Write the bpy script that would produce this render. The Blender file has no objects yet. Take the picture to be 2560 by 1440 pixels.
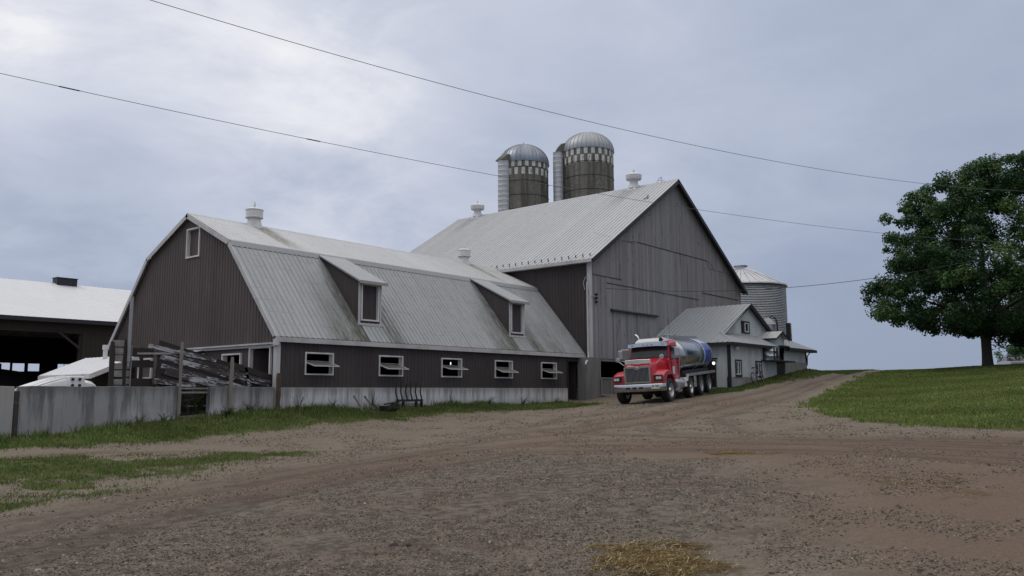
import bpy, math, random
import numpy as np
from mathutils import Vector, Matrix
SC = bpy.context.scene
COL = SC.collection
R = math.radians
random.seed(7)
RNG = np.random.default_rng(7)

# ------------------------------------------------------------------ camera, sky, sun, exposure
cam_d = bpy.data.cameras.new('camera')
cam = bpy.data.objects.new('camera', cam_d)
COL.objects.link(cam)
cam_d.sensor_width = 36.0
cam_d.lens = 36.0 * 2049.4 / 2560.0
cam_d.clip_start = 0.1
cam_d.clip_end = 3000
YAW, PIT, ROL = R(39.141), R(7.276), R(-0.2416)
_f = Vector((math.cos(YAW), math.sin(YAW), 0))
_r = Vector((math.sin(YAW), -math.cos(YAW), 0))
_fw = _f * math.cos(PIT) + Vector((0, 0, 1)) * math.sin(PIT)
_up = _r.cross(_fw)
_r2 = _r * math.cos(ROL) + _up * math.sin(ROL)
_u2 = _up * math.cos(ROL) - _r * math.sin(ROL)
cam.matrix_world = Matrix(((_r2.x, _u2.x, -_fw.x, -17.37), (_r2.y, _u2.y, -_fw.y, -24.92), (_r2.z, _u2.z, -_fw.z, 1.6), (0, 0, 0, 1)))
SC.camera = cam
SC.view_settings.view_transform = 'Standard'
SC.view_settings.look = 'None'
SC.view_settings.exposure = 0.0
SC.view_settings.gamma = 1.0
SC.cycles.max_bounces = 8
SC.cycles.sample_clamp_indirect = 6

class NT:
    """small helper round a node tree"""
    def __init__(s, tree):
        s.t = tree
    def n(s, kind, **kw):
        nd = s.t.nodes.new(kind)
        for k, v in kw.items():
            if k.startswith('i_'):
                key = k[2:]
                nd.inputs[int(key) if key.isdigit() else key.replace('_', ' ')].default_value = v
            else:
                setattr(nd, k, v)
        return nd
    def l(s, a, b):
        s.t.links.new(a, b)
    def math(s, op, a, b=None, c=None, clamp=False):
        nd = s.t.nodes.new('ShaderNodeMath'); nd.operation = op; nd.use_clamp = clamp
        for i, x in enumerate((a, b, c)):
            if x is None: continue
            if isinstance(x, (int, float)): nd.inputs[i].default_value = x
            else: s.l(x, nd.inputs[i])
        return nd.outputs[0]
    def mix(s, fac, a, b, mode='MIX'):
        nd = s.t.nodes.new('ShaderNodeMix'); nd.data_type = 'RGBA'; nd.blend_type = mode
        for i, x in ((0, fac), (6, a), (7, b)):
            if isinstance(x, (int, float)): nd.inputs[i].default_value = x
            elif isinstance(x, (tuple, list)): nd.inputs[i].default_value = (*x[:3], 1)
            else: s.l(x, nd.inputs[i])
        return nd.outputs[2]
    def ramp(s, x, a, b):      # smooth 0..1 between a and b
        nd = s.t.nodes.new('ShaderNodeMapRange'); nd.interpolation_type = 'SMOOTHSTEP'
        s.l(x, nd.inputs[0]); nd.inputs[1].default_value = a; nd.inputs[2].default_value = b
        return nd.outputs[0]
    def noise(s, vec, scale, detail=4, rough=.55, dist=0):
        nd = s.t.nodes.new('ShaderNodeTexNoise')
        nd.inputs['Scale'].default_value = scale; nd.inputs['Detail'].default_value = detail
        nd.inputs['Roughness'].default_value = rough; nd.inputs['Distortion'].default_value = dist
        if vec is not None: s.l(vec, nd.inputs['Vector'])
        return nd.outputs['Fac']
    def mapping(s, vec, scale=(1, 1, 1), rot=(0, 0, 0), loc=(0, 0, 0)):
        nd = s.t.nodes.new('ShaderNodeMapping')
        nd.inputs['Scale'].default_value = scale; nd.inputs['Rotation'].default_value = rot; nd.inputs['Location'].default_value = loc
        s.l(vec, nd.inputs['Vector'])
        return nd.outputs[0]

SUN_EL, SUN_AZ = R(52), R(118)           # azimuth counted from +x towards +y (left and behind the barns)
def make_world():
    w = bpy.data.worlds.new('World'); SC.world = w; w.use_nodes = True
    t = w.node_tree; t.nodes.clear(); N = NT(t)
    out = N.n('ShaderNodeOutputWorld')
    sky = N.n('ShaderNodeTexSky'); sky.sky_type = 'NISHITA'; sky.sun_disc = False
    sky.sun_elevation = SUN_EL; sky.sun_rotation = R(90) - SUN_AZ
    tc = N.n('ShaderNodeTexCoord'); d = tc.outputs['Generated']
    sep = N.n('ShaderNodeSeparateXYZ'); N.l(d, sep.inputs[0]); X, Y, Z = sep.outputs
    zc = N.math('ADD', N.math('MAXIMUM', Z, 0.0), 0.35)
    cmb = N.n('ShaderNodeCombineXYZ')
    N.l(N.math('DIVIDE', X, zc), cmb.inputs[0]); N.l(N.math('DIVIDE', Y, zc), cmb.inputs[1]); N.l(N.math('MULTIPLY', Z, 2.2), cmb.inputs[2])
    P = cmb.outputs[0]
    n1 = N.noise(N.mapping(P, loc=(3.1, .4, 0)), 1.3, 5, .55, .5)
    n2 = N.noise(N.mapping(P, loc=(7.7, 2.2, 1)), 3.6, 7, .60, .35)
    # brightness of the overcast: brighter to the left (azimuth about 80 degrees) and higher up
    left = N.math('ADD', N.math('MULTIPLY', X, math.cos(R(80))), N.math('MULTIPLY', Y, math.sin(R(80))))
    a = N.ramp(left, 0.30, 1.0)
    el = N.ramp(Z, -0.02, 0.40)
    v = N.math('ADD', N.math('ADD', N.math('MULTIPLY', a, .24), .11), N.math('MULTIPLY', el, .24))
    v = N.math('ADD', v, N.math('MULTIPLY', N.math('MULTIPLY', a, el), .27))
    for dr, amp, wid in CLOUDS:
        dn = N.n('ShaderNodeVectorMath', operation='DOT_PRODUCT'); N.l(d, dn.inputs[0]); dn.inputs[1].default_value = dr
        g = N.math('EXPONENT', N.math('MULTIPLY', N.math('SUBTRACT', dn.outputs['Value'], 1.0), 1.0 / (1 - math.cos(R(wid)))))
        g = N.math('MULTIPLY', g, N.math('ADD', N.math('MULTIPLY', N.ramp(n2, .36, .60), 1.2), .35))
        v = N.math('ADD', v, N.math('MULTIPLY', g, amp))
    tur = N.math('ADD', N.math('MULTIPLY', N.math('SUBTRACT', n1, .5), .72), N.math('MULTIPLY', N.math('SUBTRACT', n2, .5), .70))
    v = N.math('ADD', v, N.math('MULTIPLY', tur, N.math('MULTIPLY', N.math('ADD', N.math('MULTIPLY', a, .85), .30), N.ramp(Z, .0, .22))))
    cr = N.n('ShaderNodeValToRGB'); N.l(v, cr.inputs[0]); el_ = cr.color_ramp.elements
    stops = ((0, (.248, .305, .420)), (.24, (.365, .425, .560)), (.48, (.505, .557, .685)), (.70, (.665, .695, .800)), (1, (.91, .92, .95)))
    el_[0].position, el_[0].color = stops[0][0], (*stops[0][1], 1); el_[1].position, el_[1].color = stops[-1][0], (*stops[-1][1], 1)
    for p_, c_ in stops[1:-1]:
        e_ = el_.new(p_); e_.color = (*c_, 1)
    base = cr.outputs[0]
    # the brighter layer overhead, out of the frame
    base = N.mix(N.ramp(Z, .42, .75), base, SKY_ZEN)
    zen = N.math('ADD', N.math('MULTIPLY', N.ramp(Z, .45, .9), ZENITH), 1.0)
    bg = N.n('ShaderNodeBackground'); N.l(base, bg.inputs[0]); N.l(N.math('MULTIPLY', zen, SKY_STRENGTH), bg.inputs[1])
    bg2 = N.n('ShaderNodeBackground'); N.l(sky.outputs[0], bg2.inputs[0]); bg2.inputs[1].default_value = 0.05
    ms = N.n('ShaderNodeMixShader'); ms.inputs[0].default_value = .06
    N.l(bg.outputs[0], ms.inputs[1]); N.l(bg2.outputs[0], ms.inputs[2]); N.l(ms.outputs[0], out.inputs[0])
CLOUDS = [((.298, .881, .367), .17, 2.2), ((.262, .89, .39), .03, 9), ((.348, .896, .274), -.13, 5.0), ((.402, .856, .324), .03, 7), ((.525, .799, .294), .03, 6.5),
          ((.615, .698, .367), .08, 6.0), ((.392, .906, .162), -.17, 9), ((.725, .608, .323), -.14, 8), ((.598, .766, .236), .05, 6)]
SKY_ZEN = (.79, .775, .75)
SKY_STRENGTH, ZENITH = 1.0, .75
make_world()
sun_d = bpy.data.lights.new('sun', 'SUN'); sun_d.energy = 0.65; sun_d.angle = R(25); sun_d.color = (1, .97, .93)
sun = bpy.data.objects.new('sun', sun_d); COL.objects.link(sun)
sd = Vector((math.cos(SUN_EL) * math.cos(SUN_AZ), math.cos(SUN_EL) * math.sin(SUN_AZ), math.sin(SUN_EL)))
sun.rotation_euler = sd.to_track_quat('Z', 'Y').to_euler(); sun.location = (0, 0, 40)

# ------------------------------------------------------------------ building helpers
ROOTLOC = {}
def tag(o, label=None, cat=None, group=None, kind=None):
    if label: o['label'] = label
    if cat: o['category'] = cat
    if group: o['group'] = group
    if kind: o['kind'] = kind
    return o
def thing(name, loc, label, cat, group=None, rot=None):
    o = bpy.data.objects.new(name, None); o.empty_display_size = .3
    COL.objects.link(o); o.location = loc
    if rot is not None: o.rotation_euler = rot
    ROOTLOC[o.name] = Vector(loc)
    return tag(o, label, cat, group)
def wl(o):
    while o.parent is not None: o = o.parent
    return ROOTLOC.get(o.name, Vector((0, 0, 0)))
def dup_tree(o, parent=None):
    c = o.copy(); COL.objects.link(c)
    if parent is not None: c.parent = parent
    for ch in list(o.children): dup_tree(ch, c)
    return c

class MB:
    def __init__(s):
        s.v = []; s.f = []; s.m = []; s.c = {}
    def pt(s, p, c=None):
        s.v.append(tuple(p))
        if c is not None: s.c[len(s.v) - 1] = c
        return len(s.v) - 1
    def face(s, pts, m=0, c=None):
        s.f.append([s.pt(p, c) for p in pts]); s.m.append(m)
    def box(s, lo, hi, m=0, c=None):
        x0, y0, z0 = lo; x1, y1, z1 = hi
        s.hexa([(x0, y0, z0), (x1, y0, z0), (x1, y1, z0), (x0, y1, z0), (x0, y0, z1), (x1, y0, z1), (x1, y1, z1), (x0, y1, z1)], m, c)
    def hexa(s, p, m=0, c=None):
        i = [s.pt(q, c) for q in p]
        for q in ((3, 2, 1, 0), (4, 5, 6, 7), (0, 1, 5, 4), (1, 2, 6, 5), (2, 3, 7, 6), (3, 0, 4, 7)):
            s.f.append([i[k] for k in q]); s.m.append(m)
    def bar(s, a, b, w, h, up=(0, 0, 1), m=0, c=None):      # box along a-b, w across, h along up
        a = Vector(a); b = Vector(b); d = (b - a).normalized(); u = Vector(up)
        x = d.cross(u)
        if x.length < 1e-4: x = d.cross(Vector((1, 0, 0)))
        x.normalize(); u = x.cross(d).normalized()
        x = x * (w / 2); u = u * (h / 2)
        s.hexa([a - x - u, a + x - u, b + x - u, b - x - u, a - x + u, a + x + u, b + x + u, b - x + u], m, c)
    def prism(s, poly, ext, m=0, c=None):                    # polygon (3D points) pushed along ext
        e = Vector(ext); n = len(poly)
        a = [s.pt(p, c) for p in poly]; b = [s.pt(Vector(p) + e, c) for p in poly]
        s.f.append(a[::-1]); s.m.append(m); s.f.append(b); s.m.append(m)
        for k in range(n):
            s.f.append([a[k], a[(k + 1) % n], b[(k + 1) % n], b[k]]); s.m.append(m)
    def tube(s, path, r, n=8, m=0, caps=True, c=None):
        path = [Vector(p) for p in path]
        rs = r if isinstance(r, (list, tuple)) else [r] * len(path)
        rings = []; up = None
        for k, p in enumerate(path):
            d = (path[min(k + 1, len(path) - 1)] - path[max(k - 1, 0)]).normalized()
            if up is None:
                up = Vector((0, 0, 1)) if abs(d.z) < .9 else Vector((1, 0, 0))
            x = d.cross(up).normalized(); up = x.cross(d).normalized()
            rings.append([s.pt(p + (x * math.cos(2 * math.pi * q / n) + up * math.sin(2 * math.pi * q / n)) * rs[k], c) for q in range(n)])
        for a, b in zip(rings, rings[1:]):
            for q in range(n):
                s.f.append([a[q], a[(q + 1) % n], b[(q + 1) % n], b[q]]); s.m.append(m)
        if caps:
            s.f.append(rings[0][::-1]); s.m.append(m); s.f.append(rings[-1]); s.m.append(m)
    def lathe(s, prof, o=(0, 0, 0), axis='z', n=24, m=0, caps=True):   # prof: (radius, height); m may be a function of (k, q)
        o = Vector(o); rings = []
        for r, h in prof:
            ring = []
            for q in range(n):
                a = 2 * math.pi * q / n; x, y = r * math.cos(a), r * math.sin(a)
                ring.append(s.pt(o + (Vector((x, y, h)) if axis == 'z' else Vector((x, h, y)) if axis == 'y' else Vector((h, x, y)))))
            rings.append(ring)
        fl = axis == 'y'
        for k, (a, b) in enumerate(zip(rings, rings[1:])):
            for q in range(n):
                fc = [a[q], a[(q + 1) % n], b[(q + 1) % n], b[q]]
                s.f.append(fc[::-1] if fl else fc); s.m.append(m(k, q) if callable(m) else m)
        if caps:
            for ring, fp in ((rings[0], True), (rings[-1], False)):
                s.f.append(ring[::-1] if fp != fl else ring); s.m.append(0 if callable(m) else m)
    def loft(s, secs, m=0, caps=True, closed=True):
        rings = [[s.pt(p) for p in q] for q in secs]
        n = len(rings[0])
        for a, b in zip(rings, rings[1:]):
            for q in range(n if closed else n - 1):
                s.f.append([a[q], a[(q + 1) % n], b[(q + 1) % n], b[q]]); s.m.append(m)
        if caps:
            s.f.append(rings[0][::-1]); s.m.append(m); s.f.append(rings[-1]); s.m.append(m)
    def ribbed(s, O, U, V, Nn, u0, u1, vlo, vhi, sp=.23, rw=.06, h=.02, cuts=(), rows=1, stain=None, m=0):
        O, U, V, Nn = map(Vector, (O, U, V, Nn))
        flo = vlo if callable(vlo) else (lambda u: vlo)
        fhi = vhi if callable(vhi) else (lambda u: vhi)
        pr = []; u = u0
        while u < u1 - 1e-6:
            for du, nn in ((0, 0), (sp - rw, 0), (sp - rw * .68, h), (sp - rw * .32, h)):
                if u + du < u1 - 1e-4: pr.append((u + du, nn))
            u += sp
        pr.append((u1, 0))
        for ca in cuts:
            for e in ca[:2]:
                if u0 < e < u1:
                    for (p, q) in zip(pr, pr[1:]):
                        if p[0] + 1e-4 < e < q[0] - 1e-4:
                            pr.append((e, p[1] + (q[1] - p[1]) * (e - p[0]) / (q[0] - p[0]))); break
                    pr.sort()
        for (ua, na), (ub, nb) in zip(pr, pr[1:]):
            if ub - ua < 1e-5: continue
            mid = (ua + ub) / 2
            iv = [(None, None)]
            for (c0, c1, z0, z1) in cuts:
                if c0 < mid < c1:
                    new = []
                    for (lo, hi) in iv:
                        L = flo(mid) if lo is None else lo; H = fhi(mid) if hi is None else hi
                        if z0 > L + 1e-4: new.append((lo, min(z0, H) if z0 < H else hi))
                        if z1 < H - 1e-4: new.append((max(z1, L) if z1 > L else lo, hi))
                    iv = new
            for lo, hi in iv:
                la, lb = (flo(ua), flo(ub)) if lo is None else (lo, lo)
                ha, hb = (fhi(ua), fhi(ub)) if hi is None else (hi, hi)
                if ha <= la + 1e-4 and hb <= lb + 1e-4: continue
                pa = []
                for k in range(rows + 1):
                    va = la + (ha - la) * k / rows; vb = lb + (hb - lb) * k / rows
                    ca = (stain(ua, va), va, ua) if stain else None; cb = (stain(ub, vb), vb, ub) if stain else None
                    pa.append((s.pt(O + U * ua + V * va + Nn * na, ca), s.pt(O + U * ub + V * vb + Nn * nb, cb)))
                for k in range(rows):
                    s.f.append([pa[k][0], pa[k][1], pa[k + 1][1], pa[k + 1][0]]); s.m.append(m)
    def boards(s, O, U, V, Nn, u0, u1, vlo, vhi, w=.22, th=.022, cuts=(), m=0):
        O, U, V, Nn = map(Vector, (O, U, V, Nn))
        flo = vlo if callable(vlo) else (lambda u: vlo)
        fhi = vhi if callable(vhi) else (lambda u: vhi)
        u = u0
        while u < u1 - .02:
            ww = w * random.uniform(.75, 1.25); ub = min(u + ww, u1); ua = u + random.uniform(.002, .010)
            n1 = th + random.uniform(-.006, .006); mid = (ua + ub) / 2; rn = random.random(); c = (rn, random.random(), 0)
            iv = [(None, None)]
            for (c0, c1, z0, z1) in cuts:
                if c0 < mid < c1:
                    new = []
                    for (lo, hi) in iv:
                        L = flo(mid) if lo is None else lo; H = fhi(mid) if hi is None else hi
                        if z0 > L + 1e-3: new.append((lo, z0 if z0 < H else hi))
                        if z1 < H - 1e-3: new.append((z1 if z1 > L else lo, hi))
                    iv = new
            for lo, hi in iv:
                p = []
                for nn in (0, n1):
                    for uu, vv in ((ua, lo if lo is not None else flo(ua) + random.uniform(-.01, .01)), (ub, lo if lo is not None else flo(ub)),
                                   (ub, hi if hi is not None else fhi(ub)), (ua, hi if hi is not None else fhi(ua))):
                        p.append(O + U * uu + V * vv + Nn * nn)
                s.hexa([p[0], p[1], p[2], p[3], p[4], p[5], p[6], p[7]], m, c)
            u += ww
    def build(s, name, mats, parent=None, smooth=False, local=False, origin=None, bevel=0):
        L = Vector((0, 0, 0)) if local else (wl(parent) if parent is not None else Vector(origin or (0, 0, 0)))
        me = bpy.data.meshes.new(name)
        me.from_pydata([(p[0] - L.x, p[1] - L.y, p[2] - L.z) for p in s.v], [], s.f)
        if not isinstance(mats, (list, tuple)): mats = [mats]
        for mm in mats: me.materials.append(mm)
        me.polygons.foreach_set('material_index', s.m)
        if smooth: me.polygons.foreach_set('use_smooth', [True] * len(s.f))
        if s.c:
            at = me.color_attributes.new('col', 'FLOAT_COLOR', 'POINT')
            arr = np.zeros((len(s.v), 4), np.float32); arr[:, 3] = 1
            for k, c in s.c.items(): arr[k, :3] = c
            at.data.foreach_set('color', arr.ravel())
        me.validate(); me.update()
        o = bpy.data.objects.new(name, me); COL.objects.link(o)
        if parent is not None: o.parent = parent
        elif not local: o.location = L; ROOTLOC[o.name] = L
        if smooth:
            try:
                md = o.modifiers.new('edge_split', 'EDGE_SPLIT'); md.split_angle = R(smooth if smooth is not True else 40)
            except Exception: pass
        if bevel:
            md = o.modifiers.new('bevel', 'BEVEL'); md.width = bevel; md.segments = 2; md.limit_method = 'ANGLE'
        return o

# ------------------------------------------------------------------ materials
def pbsdf(name):
    m = bpy.data.materials.new(name); m.use_nodes = True
    t = m.node_tree; t.nodes.clear(); N = NT(t)
    out = N.n('ShaderNodeOutputMaterial'); b = N.n('ShaderNodeBsdfPrincipled'); N.l(b.outputs[0], out.inputs[0])
    tc = N.n('ShaderNodeTexCoord')
    return m, N, b, tc.outputs['Object']
def setb(b, rough=.6, metal=0., spec=.4):
    b.inputs['Roughness'].default_value = rough; b.inputs['Metallic'].default_value = metal
    b.inputs['Specular IOR Level'].default_value = spec
def bump(N, b, h, strength=.3, dist=.02):
    bp = N.n('ShaderNodeBump'); bp.inputs['Strength'].default_value = strength; bp.inputs['Distance'].default_value = dist
    N.l(h, bp.inputs['Height']); N.l(bp.outputs[0], b.inputs['Normal'])
def plain(name, col, rough=.55, metal=0., spec=.4, var=.18, scale=3., stretch=(1, 1, 1), dirt=None, dirt_amt=.4, dscale=1.2, bm=0, bscale=40, sheet=0, dust=None):
    m, N, b, oc = pbsdf(name); setb(b, rough, metal, spec)
    v = N.mapping(oc, stretch)
    n1 = N.noise(v, scale, 6, .6)
    c = N.mix(n1, tuple(x * (1 - var) for x in col), tuple(min(1, x * (1 + var)) for x in col))
    if dirt:
        n2 = N.noise(N.mapping(oc, stretch, loc=(5, 3, 2)), dscale, 6, .65)
        c = N.mix(N.math('MULTIPLY', N.ramp(n2, .46, .68), dirt_amt), c, dirt)
    if sheet:
        sx = N.n('ShaderNodeSeparateXYZ'); N.l(oc, sx.inputs[0]); wn = N.n('ShaderNodeTexWhiteNoise'); wn.noise_dimensions = '1D'
        N.l(N.math('FLOOR', N.math('DIVIDE', N.math('ADD', sx.outputs[0], sx.outputs[1]), .9)), wn.inputs['W'])
        c = N.mix(N.math('MULTIPLY', wn.outputs['Value'], sheet), c, tuple(min(1, x * 1.6) for x in col))
        sk = N.noise(N.mapping(oc, (3, 3, .15)), 3, 5, .7); c = N.mix(N.math('MULTIPLY', N.ramp(sk, .54, .72), .4), c, tuple(min(1, x * 1.9 + .01) for x in col))
    if dust:
        sx = N.n('ShaderNodeSeparateXYZ'); N.l(oc, sx.inputs[0]); dn = N.noise(oc, 5, 5, .7)
        N.l(N.math('MULTIPLY', N.math('MULTIPLY', N.ramp(N.math('ADD', sx.outputs[2], N.math('MULTIPLY', N.math('SUBTRACT', dn, .5), .7)), dust[1], dust[0]), N.ramp(dn, .25, .6)), dust[2]), (dm := N.n('ShaderNodeMix', data_type='RGBA')).inputs[0])
        N.l(c, dm.inputs[6]); dm.inputs[7].default_value = (.13, .105, .085, 1); c = dm.outputs[2]
    N.l(c, b.inputs['Base Color'])
    if bm: bump(N, b, N.noise(v, bscale, 4, .6), bm, .01)
    rr = N.math('ADD', N.math('MULTIPLY', n1, .22), rough - .11, clamp=True); N.l(rr, b.inputs['Roughness'])
    return m
MT = {}
MT['brown_gable'] = plain('brown_steel_lit', (.085, .070, .066), .62, spec=.2, var=.22, scale=.9, stretch=(1, 1, .35), dirt=(.13, .105, .098), dirt_amt=.45, sheet=.35)  # lighter copy of the siding; the left sky's light is in its colour
MT['brown'] = plain('brown_steel_shaded', (.056, .047, .047), .62, spec=.2, var=.2, scale=.9, stretch=(1, 1, .35), dirt=(.095, .08, .076), dirt_amt=.4, sheet=.35)  # darker copy of the siding; the long wall's shade is in its colour
MT['trim'] = plain('grey_white_trim', (.50, .49, .49), .5, var=.12, scale=2, dirt=(.3, .29, .27), dirt_amt=.5)
MT['trim_white'] = plain('white_trim', (.66, .65, .64), .5, var=.1, scale=2, dirt=(.4, .38, .35), dirt_amt=.5)
MT['black'] = plain('black_paint', (.018, .018, .02), .5, var=.3)
MT['dark_trim'] = plain('charcoal_trim', (.022, .023, .028), .5, var=.3)
MT['dark_wood'] = plain('dark_wood', (.036, .028, .025), .85, var=.4, scale=4, stretch=(1, 1, .3), bm=.3)
MT['rust_post'] = plain('rusty_brown_post', (.085, .055, .038), .85, var=.45, scale=5, stretch=(2, 2, .4), bm=.3)
MT['old_post'] = plain('grey_weathered_post', (.22, .20, .175), .9, var=.4, scale=5, stretch=(3, 3, .3), dirt=(.06, .05, .045), dirt_amt=.7, bm=.4)
MT['galv'] = plain('galvanised_steel', (.46, .47, .50), .42, metal=.75, var=.15, scale=2.5, dirt=(.25, .25, .26), dirt_amt=.4)
MT['pipe'] = plain('grey_pipe', (.30, .30, .31), .5, metal=.3, var=.2, dirt=(.14, .12, .1))
MT['white_metal'] = plain('white_painted_metal', (.62, .62, .62), .45, var=.08, scale=1.5, dirt=(.42, .41, .38), dirt_amt=.35)
MT['white_plastic'] = plain('white_plastic', (.72, .72, .72), .4, var=.06, dirt=(.5, .48, .44), dirt_amt=.4)
MT['windscreen'] = plain('windscreen_glass', (.022, .030, .034), .12, spec=.35, var=.1)
MT['glass'] = plain('dark_glass', (.012, .014, .018), .08, spec=.7, var=.1)
MT['sash_glass'] = plain('dusty_sash_glass', (.16, .155, .14), .35, spec=.5, var=.2)
MT['chrome'] = plain('chrome', (.62, .62, .64), .16, metal=1., var=.08, dust=(.45, 1.1, .6))
MT['alu'] = plain('dull_aluminium', (.55, .56, .58), .35, metal=.9, var=.1)
MT['steel'] = plain('polished_stainless', (.40, .41, .43), .22, metal=1., var=.06, scale=1.2, stretch=(1, .3, 1), dust=(.9, 2.0, .5))
MT['red'] = plain('red_truck_paint', (.43, .009, .024), .26, spec=.5, var=.10, dust=(.6, 1.6, .55))
MT['rubber'] = plain('tyre_rubber', (.020, .019, .019), .8, var=.3, scale=6, dirt=(.07, .06, .05), dirt_amt=.5)
MT['chassis'] = plain('black_chassis', (.014, .014, .015), .6, var=.4)
MT['lens'] = plain('headlight_lens', (.55, .56, .58), .1, spec=.8, var=.1)
MT['amber'] = plain('amber_lens', (.5, .16, .01), .3)
MT['taillight'] = plain('red_lens', (.35, .01, .01), .3)
def emit(name, col, s):
    m = bpy.data.materials.new(name); m.use_nodes = True; t = m.node_tree; t.nodes.clear(); N = NT(t)
    out = N.n('ShaderNodeOutputMaterial'); e = N.n('ShaderNodeEmission'); e.inputs[0].default_value = (*col, 1); e.inputs[1].default_value = s
    N.l(e.outputs[0], out.inputs[0]); return m
MT['lit'] = emit('lit_bulb', (1, .98, .95), 1.6)

def roof_mat(name, col, stcol, streak=(1, 1, 1), rough=.42, var=.07, spec=.4, screws=.45):
    m, N, b, oc = pbsdf(name); setb(b, rough, 0, spec)
    at = N.n('ShaderNodeAttribute'); at.attribute_name = 'col'
    n1 = N.noise(oc, .5, 5, .6); n2 = N.noise(N.mapping(oc, streak), 7, 5, .65); n3 = N.noise(oc, 2.3, 6, .65)
    sp = N.n('ShaderNodeSeparateColor'); N.l(at.outputs['Color'], sp.inputs[0]); S_, V_, U_ = sp.outputs[:3]
    c = N.mix(n1, tuple(x * (1 - var) for x in col), tuple(x * (1 + var) for x in col))
    wn = N.n('ShaderNodeTexWhiteNoise'); wn.noise_dimensions = '1D'; N.l(N.math('FLOOR', N.math('DIVIDE', U_, .92)), wn.inputs['W'])     # each sheet has aged its own way
    c = N.mix(N.math('MULTIPLY', wn.outputs['Value'], .16), c, tuple(x * .55 for x in col))
    lap = N.math('LESS_THAN', N.math('FRACT', N.math('DIVIDE', U_, .92)), .035)
    c = N.mix(N.math('MULTIPLY', lap, .30), c, tuple(x * .45 for x in col))
    row = N.math('LESS_THAN', N.math('FRACT', N.math('DIVIDE', V_, .62)), .07)                       # screw rows holding dirt
    dash = N.math('GREATER_THAN', N.math('FRACT', N.math('DIVIDE', U_, .23)), .45)
    c = N.mix(N.math('MULTIPLY', N.math('MULTIPLY', N.math('MULTIPLY', row, dash), N.ramp(n3, .40, .60)), screws), c, tuple(x * .30 for x in col))
    c = N.mix(N.math('MULTIPLY', N.ramp(n3, .48, .72), .24), c, tuple(x * .62 for x in col))
    c = N.mix(N.math('MULTIPLY', N.ramp(n2, .50, .75), .22), c, tuple(x * .55 for x in col))
    st = N.math('MULTIPLY', S_, N.math('ADD', N.math('MULTIPLY', N.ramp(n2, .32, .66), .85), .55), clamp=True)
    c = N.mix(st, c, stcol)
    N.l(c, b.inputs['Base Color'])
    N.l(N.math('ADD', N.math('MULTIPLY', st, .35), rough), b.inputs['Roughness'])
    bump(N, b, n3, .14, .03)
    return m
MT['roof_low'] = roof_mat('weathered_grey_roof', (.385, .397, .41), (.088, .085, .066), (3, .25, .25))
MT['roof_up'] = roof_mat('pale_grey_roof', (.48, .485, .50), (.22, .21, .18), (3, .3, .3))
MT['roof_gray'] = roof_mat('light_steel_roof', (.455, .46, .475), (.36, .36, .37), (.3, 3, .3))
MT['roof_milk'] = roof_mat('milkhouse_steel_roof', (.36, .38, .40), (.2, .2, .2), (.3, 3, .3))
MT['roof_white'] = roof_mat('white_steel_roof', (.72, .72, .75), (.4, .4, .38), (3, .3, .3))

def board_mat():
    m, N, b, oc = pbsdf('weathered_barn_boards'); setb(b, .85, 0, .2)
    at = N.n('ShaderNodeAttribute'); at.attribute_name = 'col'
    sp = N.n('ShaderNodeSeparateColor'); N.l(at.outputs['Color'], sp.inputs[0])
    off = N.n('ShaderNodeCombineXYZ'); N.l(N.math('MULTIPLY', sp.outputs[0], 37.), off.inputs[0]); N.l(N.math('MULTIPLY', sp.outputs[1], 91.), off.inputs[2])
    ad = N.n('ShaderNodeVectorMath', operation='ADD'); N.l(oc, ad.inputs[0]); N.l(off.outputs[0], ad.inputs[1])
    grain = N.noise(N.mapping(ad.outputs[0], (9, 9, .35)), 2.6, 8, .7, .3)
    blot = N.noise(N.mapping(ad.outputs[0], (1.5, 1.5, .45)), .9, 5, .6)
    big = N.noise(N.mapping(oc, (1, 1, .6)), .16, 3, .5)
    c = N.mix(grain, (.140, .134, .142), (.375, .36, .375))
    c = N.mix(N.math('MULTIPLY', N.ramp(blot, .55, .74), .62), c, (.075, .070, .072))
    c = N.mix(N.math('MULTIPLY', N.ramp(big, .45, .7), .38), c, (.22, .175, .155))
    val = N.math('ADD', N.math('MULTIPLY', sp.outputs[0], .26), .84)
    hs = N.n('ShaderNodeHueSaturation'); N.l(val, hs.inputs['Value']); hs.inputs['Saturation'].default_value = .9; N.l(c, hs.inputs['Color'])
    kn = N.noise(N.mapping(ad.outputs[0], (6, 6, 3)), 1.0, 2, .4)
    c2 = N.mix(N.math('MULTIPLY', N.ramp(kn, .70, .76), .8), hs.outputs[0], (.04, .036, .034))
    N.l(c2, b.inputs['Base Color']); bump(N, b, grain, .35, .015)
    return m
MT['barn_boards'] = board_mat()

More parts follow.
